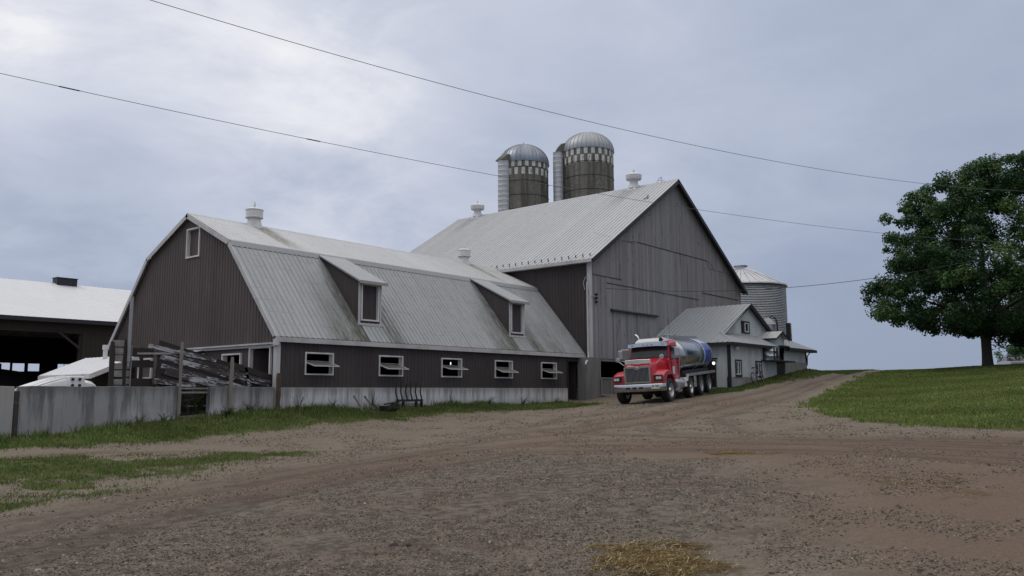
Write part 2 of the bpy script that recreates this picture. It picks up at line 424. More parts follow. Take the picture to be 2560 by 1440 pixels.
def concrete_mat(name, col, dark, low=None, lowz=0, top=None, streak=.6, pale=None):
    m, N, b, oc = pbsdf(name); setb(b, .85, 0, .25)
    n0 = N.noise(oc, .7, 5, .6); n1 = N.noise(N.mapping(oc, (2.2, 2.2, .18)), 1.6, 6, .7, .2); n2 = N.noise(oc, 9, 6, .7)
    c = N.mix(n0, tuple(x * .78 for x in col), tuple(x * 1.18 for x in col))
    c = N.mix(N.math('MULTIPLY', N.ramp(n1, .44, .60), streak), c, dark)
    c = N.mix(N.math('MULTIPLY', N.ramp(n2, .55, .75), .22), c, tuple(x * .5 for x in col))
    sep = N.n('ShaderNodeSeparateXYZ'); N.l(oc, sep.inputs[0])
    z = N.math('ADD', sep.outputs[2], N.math('MULTIPLY', N.math('SUBTRACT', n1, .5), .9))
    if low: c = N.mix(N.math('MULTIPLY', N.ramp(z, lowz, lowz - .35), .6), c, low)
    if top is not None: c = N.mix(N.math('MULTIPLY', N.ramp(z, top - .42, top - .02), .62), c, dark)
    if pale:
        n4 = N.noise(N.mapping(oc, (.9, 1, .35)), 1.3, 5, .65, .3)
        low_ = N.ramp(N.math('ADD', z, 0), 1.55, .9)
        xr_ = N.math('ADD', N.math('MULTIPLY', N.ramp(sep.outputs[0], -6.2, -4.8), .75), .12)
        c = N.mix(N.math('MULTIPLY', N.math('MULTIPLY', N.ramp(n4, .42, .60), low_), xr_), c, pale)
    N.l(c, b.inputs['Base Color']); bump(N, b, N.math('ADD', n2, n0), .3, .02)
    return m
# object coordinates are counted from each thing's base
MT['foundation'] = concrete_mat('whitewashed_foundation', (.58, .58, .60), (.20, .19, .175), low=(.22, .21, .17), lowz=.32, top=.82, streak=.62)
MT['pier'] = concrete_mat('grey_concrete_pier', (.20, .195, .19), (.10, .097, .095), streak=.5)
MT['yard_wall'] = concrete_mat('stained_concrete', (.315, .308, .308), (.11, .104, .102), top=1.83, streak=.72, pale=(.46, .46, .48))
MT['yard_wall_pale'] = concrete_mat('pale_concrete', (.36, .345, .33), (.20, .19, .18), streak=.35)
MT['block'] = concrete_mat('concrete_block', (.27, .265, .25), (.16, .15, .14), streak=.4)

def peel_mat(name, wood, paint, lo, hi, rot=13):
    m, N, b, oc = pbsdf(name); setb(b, .9, 0, .2)
    v = N.mapping(oc, (1, 1, 1), (0, R(-rot), 0))
    v2 = N.mapping(v, (3.2, 5, 16)); n1 = N.noise(v2, 1.6, 8, .75, .4); n2 = N.noise(N.mapping(v, (.5, 1, 1.6)), 1.3, 3, .5)
    k = N.math('ADD', N.math('MULTIPLY', n1, .6), N.math('MULTIPLY', n2, .4))
    g = N.noise(N.mapping(v, (1, 6, 22)), 2, 6, .7)
    w = N.mix(g, tuple(x * .6 for x in wood), tuple(x * 1.5 for x in wood))
    c = N.mix(N.ramp(k, lo, hi), w, paint); N.l(c, b.inputs['Base Color']); bump(N, b, k, .5, .02)
    return m
MT['peel'] = peel_mat('peeling_white_boards', (.065, .058, .058), (.46, .46, .50), .515, .56)
MT['peel_dark'] = peel_mat('dark_peeling_boards', (.055, .046, .045), (.30, .29, .29), .56, .61)
MT['grey_board'] = peel_mat('grey_weathered_board', (.22, .21, .195), (.36, .35, .33), .50, .62, 0)

def silo_mat():
    m, N, b, oc = pbsdf('stained_stave_concrete'); setb(b, .9, 0, .2)
    n1 = N.noise(N.mapping(oc, (1.6, 1.6, .12)), 1.3, 7, .7); n2 = N.noise(oc, 3.5, 6, .65); n0 = N.noise(oc, .35, 3, .5)
    c = N.mix(N.ramp(n1, .34, .66), (.070, .070, .060), (.225, .213, .188)); c = N.mix(N.math('MULTIPLY', N.ramp(n2, .47, .66), .5), c, (.055, .058, .048))
    c = N.mix(N.math('MULTIPLY', N.ramp(n0, .45, .65), .4), c, (.14, .12, .10))
    N.l(c, b.inputs['Base Color']); bump(N, b, n2, .3, .03); return m
MT['silo'] = silo_mat()
def silo_white():
    m, N, b, oc = pbsdf('worn_white_staves'); setb(b, .8, 0, .2)
    n1 = N.noise(N.mapping(oc, (3, 3, .6)), 2.4, 6, .7)
    c = N.mix(N.ramp(n1, .52, .66), (.60, .60, .57), (.17, .165, .145)); N.l(c, b.inputs['Base Color']); return m
MT['silo_white'] = silo_white()
MT['dome'] = plain('aged_aluminium_dome', (.25, .275, .33), .42, metal=.7, var=.28, scale=1.6, stretch=(1, 1, .3), dirt=(.10, .10, .115), dirt_amt=.65)
MT['dome_pale'] = plain('pale_aluminium_dome', (.34, .355, .385), .50, metal=.6, var=.2, scale=1.2, stretch=(1, 1, .3), dirt=(.30, .29, .27), dirt_amt=.5)
MT['chute'] = plain('white_chute_steel', (.60, .60, .63), .45, metal=.2, var=.1, scale=2, stretch=(1, 1, .2), dirt=(.42, .41, .40), dirt_amt=.45)
MT['mossy'] = plain('mossy_hood', (.12, .125, .10), .8, var=.3, dirt=(.06, .07, .05))
MT['bin'] = plain('corrugated_bin_steel', (.34, .36, .40), .42, metal=.8, var=.15, scale=1.5, dirt=(.24, .24, .26), dirt_amt=.35)
MT['milk_wall'] = plain('pale_grey_siding', (.50, .525, .53), .55, spec=.3, var=.1, scale=1.3, stretch=(1, 1, .4), dirt=(.27, .275, .27), dirt_amt=.5)
MT['bark'] = plain('dark_bark', (.055, .045, .038), .95, var=.5, scale=5, stretch=(2, 2, .4), bm=.6, bscale=9)
MT['straw_pale'] = plain('straw', (.36, .27, .13), .75, var=.35, scale=9)
MT['clod'] = plain('dark_soil', (.035, .030, .027), .95, var=.4, scale=20, bm=.5)
MT['mound'] = plain('black_plastic_mound', (.010, .010, .011), .6, var=.3)
MT['curtain'] = plain('green_curtain', (.035, .085, .075), .6, var=.25, scale=2)
MT['wire'] = plain('wire_grey', (.16, .16, .18), .6, metal=.3, var=.1)
MT['cable'] = plain('black_cable', (.03, .03, .034), .6, var=.1)
# ------------------------------------------------------------------ terrain
CP=np.array([(-17.37,-24.92,0.0),(-24,-34,-.3),
(0,0,1.1),(9,0,1.12),(18,0,1.15),(-3.8,0,.83),(-8.7,0,.40),(-14,0,.05),(-24,0,-.5),(-20,-12,-.15),
(0,12.6,1.0),(0,25,.6),(-20,20,-.4),(19,14,2.0),(30,10,2.7),
(-9.69,-2.95,.25),(-5.76,-2.99,.26),(-1.96,-2.89,.42),(3.58,-2.56,.62),(10.67,-2.52,.8),(15.42,-4.42,1.05),
(14.75,-5.3,1.09),(15.18,-7.34,1.17),(20,-.5,1.33),(25.3,-5.7,1.8),(28.3,-6.2,2.12),(32.2,-5.8,2.6),(33.5,-5.7,2.68),(37.1,-5.7,3.1),
(13.78,-13.58,1.02),(6.68,-18.35,.66),(4.47,-22.03,.66),(21.12,-11.49,1.39),(34.59,-9.03,2.18),(46.97,-5.28,3.14),(46.82,-8.28,3.14),(46.16,-12.27,3.17),(44.19,-14.64,3.19),(43.61,-17.13,3.19),(39.56,-5.9,2.75),
(2.27,-12.1,.44),(3.16,-16.39,.5),(-6.27,-11.93,.19),(-11.23,-12.2,.06),(-6.26,-23.15,.32),(-8.97,-18.2,.22),(-12.07,-20.6,.12),(-10.19,-23.9,.2),(-14.43,-16.72,.02),(-8.61,-6.67,.24),(21.65,-7.38,1.52),
(25,-22,2.2),(35,-25,2.9),(60,-8,3.0),(62,-20,3.3),(75,-4,3.1),(75.5,-10.5,3.5),(75,-20,3.5),(88,-14,3.5),(60,-32,3.4),(105,-10,2.5),(45,-30,3.2),(30,-40,2.4),(0,-45,.5),(-30,-50,-1.),
(55,4,3.0),(60,30,2.6),(60,12,2.8),(30,45,1.5),(-30,45,-.5),(-50,0,-1.5),(-50,-50,-1.5),(110,40,0.),(110,-50,1.5),(60,-70,2.5),(10,90,-1),(-60,60,-2)],float)
def _k(r): return np.where(r>1e-9,r*r*np.log(np.maximum(r,1e-9)),0.)
def _fit():
    n=len(CP);X=CP[:,:2]/20
    A=_k(np.hypot(*(X[:,None]-X[None]).transpose(2,0,1)))+np.eye(n)*.004
    P=np.c_[np.ones(n),X]
    M=np.block([[A,P],[P.T,np.zeros((3,3))]])
    return np.linalg.solve(M,np.r_[CP[:,2],0,0,0])
_S=_fit()
def TZ(x,y):
    x=np.asarray(x,float);y=np.asarray(y,float)
    r=np.hypot(x,y); 
    Xq=np.stack([x.ravel(),y.ravel()],-1)/20;X=CP[:,:2]/20;n=len(CP)
    out=np.empty(len(Xq))
    for i in range(0,len(Xq),20000):
        q=Xq[i:i+20000]
        d=np.sqrt((q[:,None,0]-X[None,:,0])**2+(q[:,None,1]-X[None,:,1])**2)
        out[i:i+20000]=_k(d)@_S[:n]+_S[n]+q@_S[n+1:]
    return out.reshape(x.shape)
def tz(x, y): return float(TZ(np.array([x]), np.array([y]))[0])
def vnoise(x, y, s, seed=0):                 # smooth value noise 0..1
    xi = np.floor(x / s).astype(np.int64); yi = np.floor(y / s).astype(np.int64)
    fx = x / s - xi; fy = y / s - yi; fx = fx * fx * (3 - 2 * fx); fy = fy * fy * (3 - 2 * fy)
    def h(i, j):
        n = (i * 374761393 + j * 668265263 + seed * 974711) & 0x7fffffff
        n = ((n ^ (n >> 13)) * 1274126177) & 0x7fffffff
        return ((n ^ (n >> 16)) & 0xffff) / 65535.0
    return (h(xi, yi) * (1 - fx) + h(xi + 1, yi) * fx) * (1 - fy) + (h(xi, yi + 1) * (1 - fx) + h(xi + 1, yi + 1) * fx) * fy
def fbm(x, y, s, seed=0):
    return (vnoise(x, y, s, seed) + .5 * vnoise(x, y, s / 2.1, seed + 1) + .25 * vnoise(x, y, s / 4.3, seed + 2)) / 1.75
def sdist(x, y, poly):                       # signed distance, positive inside
    P = np.array(poly, float); d = np.full(x.shape, 1e9); ins = np.zeros(x.shape, bool)
    for a, b in zip(P, np.roll(P, -1, 0)):
        e = b - a; t = np.clip(((x - a[0]) * e[0] + (y - a[1]) * e[1]) / (e @ e + 1e-12), 0, 1)
        d = np.minimum(d, np.hypot(x - a[0] - t * e[0], y - a[1] - t * e[1]))
        c = ((a[1] > y) != (b[1] > y)) & (x < (b[0] - a[0]) * (y - a[1]) / (b[1] - a[1] + 1e-12) + a[0]); ins ^= c
    return np.where(ins, d, -d)
def ldist(x, y, line):
    P = np.array(line, float); d = np.full(x.shape, 1e9)
    for a, b in zip(P[:-1], P[1:]):
        e = b - a; t = np.clip(((x - a[0]) * e[0] + (y - a[1]) * e[1]) / (e @ e + 1e-12), 0, 1)
        d = np.minimum(d, np.hypot(x - a[0] - t * e[0], y - a[1] - t * e[1]))
    return d
VERGE = [(-30, -1.5), (-16, -2.6), (-10.15, -2.82), (-7.86, -2.96), (-5.78, -3.04), (-3.41, -3.19), (-2.02, -2.97), (-.37, -3.01), (1.46, -2.83), (3.54, -2.6),
         (5.73, -2.5), (7.8, -2.5), (10.16, -2.6), (12.62, -3.2), (15.0, -3.9), (16.2, -3.6), (16.0, -2.2), (17.5, -1.1), (17.7, .3), (-30, .3)]
MILK = [(18.9, -6.2), (22.16, -7.14), (26.91, -7.1), (30.91, -7.2), (35.94, -7.4), (43, -7.2), (58, -6.4), (62, 8), (40, 4), (37, -5.2), (25.3, -5.2), (24.6, -4.6), (22, -5.6)]
PATCH = [(-10.6, -4.7), (-9.12, -5.9), (-7.83, -6.93), (-6.16, -7.49), (-5.05, -8.14), (-5.4, -9.3), (-6.89, -10.0), (-8.27, -10.14), (-9.93, -10.93), (-11.21, -11.6), (-12.6, -12.3), (-16, -12.6), (-18, -7)]
LAWN = [(80, -5.5), (58, -7.4), (44.95, -7.98), (34.0, -9.21), (21.0, -11.72), (14.77, -13.18), (12.92, -13.89), (10.29, -15.5), (8.27, -17.01), (7.22, -18.21), (5.86, -20.02), (4.85, -21.98), (3.9, -25), (2, -34), (40, -60), (90, -60)]
TRACKS = [[(2.2, -26), (2.25, -21), (2.5, -17.2), (3.4, -13.4), (6.5, -11.2), (14, -10.6), (30, -8.6)],
          [(-1.6, -26), (-.4, -20.2), (-.9, -16.2), (-2.6, -13.1), (-5.8, -12.7), (-10, -14.0), (-15, -16)],
          [(.9, -26), (1.1, -20.5), (.9, -15.5), (.3, -12.4), (-3, -10.6), (-8, -11.5), (-12, -12.6)],
          [(1.6, -26), (1.42, -22.41), (2.02, -18.74), (1.94, -15.86), (2.33, -12.06), (3.69, -8.09), (8, -6.5), (14, -7.5)],
          [(.3, -26), (.19, -22.57), (.77, -18.28), (-.42, -14.96), (-1.41, -12.16), (-4.69, -11.4), (-8.44, -12.31), (-11.01, -12.99), (-13.02, -13.91), (-18, -16)],
          [(44, -7.5), (30.37, -8.3), (17.32, -10.56), (8.89, -11.12), (2.3, -10.7), (-.49, -10.04), (-6.28, -11.93), (-9.6, -12.88), (-11.67, -13.13), (-18, -14)],
          [(44, -6.6), (30.37, -7.4), (17.32, -8.9), (8.89, -9.3), (2.3, -8.9), (-3, -9.2), (-8, -4.6), (-14, -4)],
          [(-3.1, -26), (-1.0, -20.5), (-1.4, -16.5), (-3.3, -13.6), (-7, -13.6), (-11, -14.8), (-16, -17)],
          [(2.6, -26), (2.9, -20), (4.2, -15.5), (9, -12.4), (17, -11.5), (30, -9)]]
REDDISH = [(-2.5, -15), (-3.0, -19), (-5.5, -20.8), (-9.0, -22.4), (-10.5, -23.8), (-6, -30), (5, -28), (3.5, -21.8), (1.5, -14.5), (-1.5, -12.5)]
COARSE = [(-3.2, -13.6), (-3.6, -18.2), (-6.2, -20.4), (-9.2, -21.6), (-11.0, -20.4), (-11.6, -21.6), (-13.5, -23), (-18, -20), (-17, -15.5), (-12, -14.4), (-8, -13.4)]
def grass_mask(x, y):
    w = (fbm(x, y, 1.3, 5) - .5) * 1.6
    g = np.clip((sdist(x, y, VERGE) + w * .8 + .2) / .9, 0, 1)
    g = np.maximum(g, np.clip((sdist(x, y, LAWN) + w * .8) / .6, 0, 1))
    g = np.maximum(g, np.clip((sdist(x, y, MILK) + w * .6) / .35, 0, 1))
    p = np.clip((sdist(x, y, PATCH) + w * 1.8 + .8) / 2.0, 0, 1) * np.clip((fbm(x, y, .8, 9) - .26) / .25, 0, 1)
    return g, np.maximum(g, p), p
def track_mask(x, y):
    t = np.zeros_like(x)
    for k, ln in enumerate(TRACKS):
        d = ldist(x, y, ln); wob = .5 + fbm(x, y, 2.5, 20 + k)
        t = np.maximum(t, np.exp(-(d / .26) ** 2) * np.clip(wob, 0, 1.1) * .9)
        t = np.maximum(t, np.exp(-((d - .42) / .09) ** 2) * .55 * wob)
    return np.clip(t, 0, 1)
def ground_z(x, y):
    return TZ(x, y) - .035 * track_mask(x, y) + .05 * (fbm(x, y, 1.1, 31) - .5) + .02 * (fbm(x, y, .5, 37) - .5) + .022 * (fbm(x, y, .24, 41) - .5)

def axis_pts(a, b, fine, lo, hi):
    p = list(np.arange(a, b, fine)); s = fine; q = b
    while q < hi: p.append(q); s *= 1.25; q += s
    s = fine; q = a
    while q > lo: s *= 1.25; q -= s; p.append(q)
    return np.array(sorted(p))
def make_ground():
    xs = axis_pts(-18, 40, .11, -900, 1400); ys = axis_pts(-27, 1, .11, -900, 900)
    Xg, Yg = np.meshgrid(xs, ys); x = Xg.ravel(); y = Yg.ravel()
    z = ground_z(np.clip(x, -60, 110), np.clip(y, -70, 90))
    r = np.hypot(x - 10, y); z = z - np.clip(r - 110, 0, None) * .03
    nx, ny = len(xs), len(ys)
    I = np.arange(nx * ny).reshape(ny, nx)
    F = np.stack([I[:-1, :-1], I[:-1, 1:], I[1:, 1:], I[1:, :-1]], -1).reshape(-1, 4)
    me = bpy.data.meshes.new('ground'); me.vertices.add(len(x)); me.vertices.foreach_set('co', np.stack([x, y, z], -1).ravel())
    me.loops.add(F.size); me.loops.foreach_set('vertex_index', F.ravel()); me.polygons.add(len(F))
    me.polygons.foreach_set('loop_start', np.arange(0, F.size, 4)); me.polygons.foreach_set('loop_total', np.full(len(F), 4))
    me.polygons.foreach_set('use_smooth', np.ones(len(F), bool)); me.update()
    g, ga, p = grass_mask(x, y); far = np.clip((np.hypot(x - 10, y + 5) - 60) / 10, 0, 1)
    tr = track_mask(x, y); red = np.clip(sdist(x, y, REDDISH) / 2.0 + .5, 0, 1)
    red = np.maximum(red, np.exp(-(ldist(x, y, [(-10, -13.4), (-4, -12.2), (0, -12), (3, -10.5), (9, -10), (18, -9.5)]) / 1.3) ** 2) * .75)
    at = me.color_attributes.new('col', 'FLOAT_COLOR', 'POINT')
    at.data.foreach_set('color', np.stack([np.maximum(ga, far), tr, red, np.ones_like(x)], -1).astype(np.float32).ravel())
    at2 = me.color_attributes.new('yard', 'FLOAT_COLOR', 'POINT')
    coarse = np.clip(sdist(x, y, COARSE) / 1.6 + .5 + (fbm(x, y, 1.4, 91) - .5) * .9, 0, 1)
    dd = np.min([ldist(x, y, ln) for ln in TRACKS], 0); pack = np.exp(-((dd - .25) / .75) ** 2) * (1 - tr)
    at2.data.foreach_set('color', np.stack([coarse, pack, tr, np.ones_like(x)], -1).astype(np.float32).ravel())
    o = bpy.data.objects.new('ground', me); COL.objects.link(o); tag(o, kind='structure')
    m, N, b, oc = pbsdf('gravel_yard_and_soil'); setb(b, .95, 0, .15)
    a = N.n('ShaderNodeAttribute'); a.attribute_name = 'col'
    sp = N.n('ShaderNodeSeparateColor'); N.l(a.outputs['Color'], sp.inputs[0]); G, T, RD = sp.outputs[:3]
    n_big = N.noise(oc, .33, 4, .55); n_mid = N.noise(oc, 1.7, 5, .65, .3); n_f = N.noise(oc, 16, 6, .7); n_ff = N.noise(oc, 55, 4, .7)
    vor = N.n('ShaderNodeTexVoronoi'); vor.inputs['Scale'].default_value = 34; N.l(oc, vor.inputs['Vector'])
    vc = N.n('ShaderNodeSeparateColor'); N.l(vor.outputs['Color'], vc.inputs[0])
    n_s = N.noise(oc, 5.5, 5, .65)
    grey = N.mix(n_f, (.090, .074, .058), (.300, .256, .204))
    grey = N.mix(N.math('MULTIPLY', N.ramp(n_s, .48, .64), .50), grey, (.062, .052, .043))
    grey = N.mix(N.math('MULTIPLY', N.ramp(vc.outputs[0], .78, .97), .40), grey, (.34, .31, .27))
    grey = N.mix(N.math('MULTIPLY', N.ramp(n_ff, .52, .68), .75), grey, (.045, .037, .030))
    dirt = N.mix(n_f, (.092, .060, .045), (.225, .155, .118))
    dirt = N.mix(N.math('MULTIPLY', N.ramp(n_ff, .54, .70), .6), dirt, (.060, .040, .030))
    k = N.math('ADD', N.math('MULTIPLY', RD, .66), N.math('MULTIPLY', N.math('SUBTRACT', n_mid, .5), 1.3))
    k = N.math('ADD', k, N.math('MULTIPLY', N.math('SUBTRACT', n_big, .42), 1.0))
    c = N.mix(N.ramp(k, .02, .62), grey, dirt)
    c = N.mix(N.math('MULTIPLY', N.ramp(n_mid, .52, .70), .30), c, (.085, .070, .060))
    a2 = N.n('ShaderNodeAttribute'); a2.attribute_name = 'yard'; s2 = N.n('ShaderNodeSeparateColor'); N.l(a2.outputs['Color'], s2.inputs[0])
    pale = N.mix(N.math('MULTIPLY', RD, .42), N.mix(n_f, (.165, .132, .102), (.335, .278, .222)), N.mix(n_f, (.125, .082, .060), (.265, .182, .138)))                    # packed pale dirt where it is driven, dark coarse gravel between
    c = N.mix(N.math('MULTIPLY', N.math('SUBTRACT', 1.0, s2.outputs[0]), .42), c, pale)
    c = N.mix(N.math('MULTIPLY', s2.outputs[1], N.math('MULTIPLY', N.ramp(n_mid, .35, .6), .35)), c, pale)
    c = N.mix(N.math('MULTIPLY', s2.outputs[0], N.math('MULTIPLY', N.ramp(n_s, .40, .60), .45)), c, (.060, .051, .044))
    tk = N.math('MULTIPLY', T, N.math('ADD', N.math('MULTIPLY', n_mid, .9), .25), clamp=True)
    tk = N.math('MULTIPLY', tk, N.math('ADD', N.math('MULTIPLY', n_s, 1.2), .3), clamp=True)
    c = N.mix(N.math('MULTIPLY', tk, .9), c, (.072, .052, .043))
    soil = N.mix(n_f, (.044, .064, .018), (.108, .124, .038)); soil = N.mix(N.math('MULTIPLY', N.ramp(n_mid, .46, .66), .6), soil, (.110, .092, .045))
    c = N.mix(N.ramp(N.math('ADD', G, N.math('MULTIPLY', N.math('SUBTRACT', n_mid, .5), .5)), .35, .65), c, soil)
    N.l(c, b.inputs['Base Color'])
    hh = N.math('ADD', N.math('MULTIPLY', n_f, .8), N.math('MULTIPLY', n_ff, .35)); hh = N.math('ADD', hh, N.math('MULTIPLY', vor.outputs['Distance'], .6))
    bump(N, b, hh, 1.0, .05)
    me.materials.append(m)
make_ground()

# ------------------------------------------------------------------ loose leaves, blades and stones (one mesh each)
def tri_mesh(name, V, F, colr, mat, smooth=False):
    me = bpy.data.meshes.new(name); k = F.shape[1]
    me.vertices.add(len(V)); me.vertices.foreach_set('co', V.astype(np.float32).ravel())
    me.loops.add(F.size); me.loops.foreach_set('vertex_index', F.astype(np.int32).ravel()); me.polygons.add(len(F))
    me.polygons.foreach_set('loop_start', np.arange(0, F.size, k)); me.polygons.foreach_set('loop_total', np.full(len(F), k))
    if smooth: me.polygons.foreach_set('use_smooth', np.ones(len(F), bool))
    me.update()
    at = me.color_attributes.new('col', 'FLOAT_COLOR', 'POINT')
    c4 = np.ones((len(V), 4), np.float32); c4[:, :3] = colr; at.data.foreach_set('color', c4.ravel())
    me.materials.append(mat); o = bpy.data.objects.new(name, me); COL.objects.link(o); return o
def attr_mat(name, rough=.6, trans=0., spec=.3, sheen=0):
    m, N, b, oc = pbsdf(name); setb(b, rough, 0, spec)
    a = N.n('ShaderNodeAttribute'); a.attribute_name = 'col'; N.l(a.outputs['Color'], b.inputs['Base Color'])
    if trans:
        out = [n for n in N.t.nodes if n.type == 'OUTPUT_MATERIAL'][0]
        tr = N.n('ShaderNodeBsdfTranslucent'); N.l(a.outputs['Color'], tr.inputs[0]); ms = N.n('ShaderNodeMixShader'); ms.inputs[0].default_value = trans
        N.l(b.outputs[0], ms.inputs[1]); N.l(tr.outputs[0], ms.inputs[2]); N.l(ms.outputs[0], out.inputs[0])
    return m
MT['blade'] = attr_mat('grass_blade', .6, .3, .2); MT['leaf'] = attr_mat('leaf', .55, .3, .25); MT['stone'] = attr_mat('stone_chip', .9, 0, .2); MT['strawm'] = attr_mat('straw_stalk', .7, .15, .3)
GREENS = np.array([(.072, .118, .028), (.092, .140, .034), (.054, .092, .026), (.125, .150, .044), (.185, .168, .075)])
def cols(n, pal, jit=.25, w=None):
    i = RNG.choice(len(pal), n, p=w); return pal[i] * RNG.uniform(1 - jit, 1 + jit, (n, 1))
def blades(x, y, h, w, name, mat, pal=GREENS, wts=None, lean=.45, z=None, cmul=None):
    n = len(x); z = ground_z(x, y) if z is None else z
    a = RNG.uniform(0, 2 * np.pi, n); ln = RNG.uniform(.1, lean, n) * h; la = RNG.uniform(0, 2 * np.pi, n)
    dx, dy = np.cos(a) * w / 2, np.sin(a) * w / 2; lx, ly = np.cos(la) * ln, np.sin(la) * ln
    b0 = np.stack([x - dx, y - dy, z - .01], -1); b1 = np.stack([x + dx, y + dy, z - .01], -1)
    m0 = np.stack([x - dx * .8 + lx * .35, y - dy * .8 + ly * .35, z + h * .55], -1); m1 = np.stack([x + dx * .8 + lx * .35, y + dy * .8 + ly * .35, z + h * .55], -1)
    tp = np.stack([x + lx, y + ly, z + h], -1)
    V = np.stack([b0, b1, m1, m0, tp], 1).reshape(-1, 3); i = np.arange(n) * 5
    F = np.concatenate([np.stack([i, i + 1, i + 2], -1), np.stack([i, i + 2, i + 3], -1), np.stack([i + 3, i + 2, i + 4], -1)])
    c = cols(n, pal, .3, wts)
    if cmul is not None: c = c * cmul[:, None]
    return tri_mesh(name, V, F, np.repeat(c, 5, 0), mat)
def scatter(poly, n, maskfn=None):
    P = np.array(poly); lo, hi = P.min(0), P.max(0)
    x = RNG.uniform(lo[0], hi[0], n); y = RNG.uniform(lo[1], hi[1], n); k = maskfn(x, y); s = RNG.random(n) < k
    return x[s], y[s]
def wallfree(x, y):
    return ~((y > -.06) | ((x > 25.2) & (x < 37.2) & (y > -5.68)) | ((x > 18.6) & (y > -.6)))
def make_grass():
    x, y = scatter([(-13, -4.5), (17.5, -.05)], 150000, lambda x, y: np.clip((sdist(x, y, VERGE) + (fbm(x, y, .9, 5) - .5) * 1.8 + .35) / 1.3, 0, 1) ** 1.6 * wallfree(x, y) * np.clip(.05 + 1.5 * (fbm(x, y, .7, 44) - .18), 0, 1))
    tall = np.clip((y + 1.7) / 1.4, 0, 1) * (x < 16); dry = fbm(x, y, 1.6, 51)
    h = RNG.uniform(.03, .10, len(x)) * (.6 + fbm(x, y, .8, 12)) + tall * RNG.uniform(0, .22, len(x)) * (fbm(x, y, .9, 14) > .46)
    o = blades(x, y, h, RNG.uniform(.014, .030, len(x)), 'verge_grass', MT['blade'], wts=(.26, .22, .20, .19, .13), lean=.8, cmul=.75 + 1.0 * dry)
    tag(o, 'rough green grass bank running below the concrete wall and the brown barn', 'grass', kind='stuff')
    x, y = scatter([(-17, -13.4), (-4, -4.3)], 170000, lambda x, y: grass_mask(x, y)[2] * np.clip(1.6 * (fbm(x, y, .45, 71) - .22), 0, .8))
    o = blades(x, y, RNG.uniform(.02, .065, len(x)), RNG.uniform(.010, .020, len(x)), 'yard_grass', MT['blade'], wts=(.20, .22, .12, .26, .20), lean=1.0, cmul=.8 + .6 * fbm(x, y, .6, 3))
    tag(o, 'thin worn patch of grass in the gravel, left foreground', 'grass', kind='stuff')
    x, y = scatter([(19, -8), (60, 1)], 70000, lambda x, y: np.clip((sdist(x, y, MILK) + (fbm(x, y, .9, 5) - .5) * .8) / .4, 0, 1) * wallfree(x, y))
    o = blades(x, y, RNG.uniform(.03, .10, len(x)), RNG.uniform(.025, .045, len(x)), 'bank_grass', MT['blade'], wts=(.25, .25, .25, .15, .10), cmul=.7 + .6 * fbm(x, y, 1.2, 3))
    tag(o, 'grass strip climbing the hill below the pale grey milk house', 'grass', kind='stuff')
    n = 760000; D = RNG.uniform(0, 1, n) ** .75 * 52 + 12; a = np.where(RNG.random(n) < .56, RNG.uniform(R(39 - 37), R(39 + 3), n), RNG.uniform(R(-34), R(2), n))
    x = -17.37 + D * np.cos(a); y = -24.92 + D * np.sin(a); k = np.clip((sdist(x, y, LAWN) + (fbm(x, y, .8, 5) - .5) * 1.1 + (fbm(x, y, .3, 6) - .5) * .6) / .8, 0, 1) * np.clip(.35 + 2.2 * (fbm(x, y, .55, 77) - .2), 0, 1) > RNG.random(n)
    x, y, D = x[k], y[k], D[k]; edge = np.exp(-np.clip(sdist(x, y, LAWN), 0, None) / .7)
    o = blades(x, y, RNG.uniform(.035, .075, len(x)) * (1 + edge * 1.2), RNG.uniform(.012, .022, len(x)) * (.6 + D / 26), 'lawn_grass', MT['blade'], pal=GREENS * np.array([1.22, 1.14, 1.1]), wts=(.30, .24, .16, .20, .10), lean=.8, cmul=.80 + 1.1 * fbm(x, y, 2.2, 8))
    tag(o, 'mown green lawn rising to the big tree at the right', 'grass', kind='stuff')
make_grass()
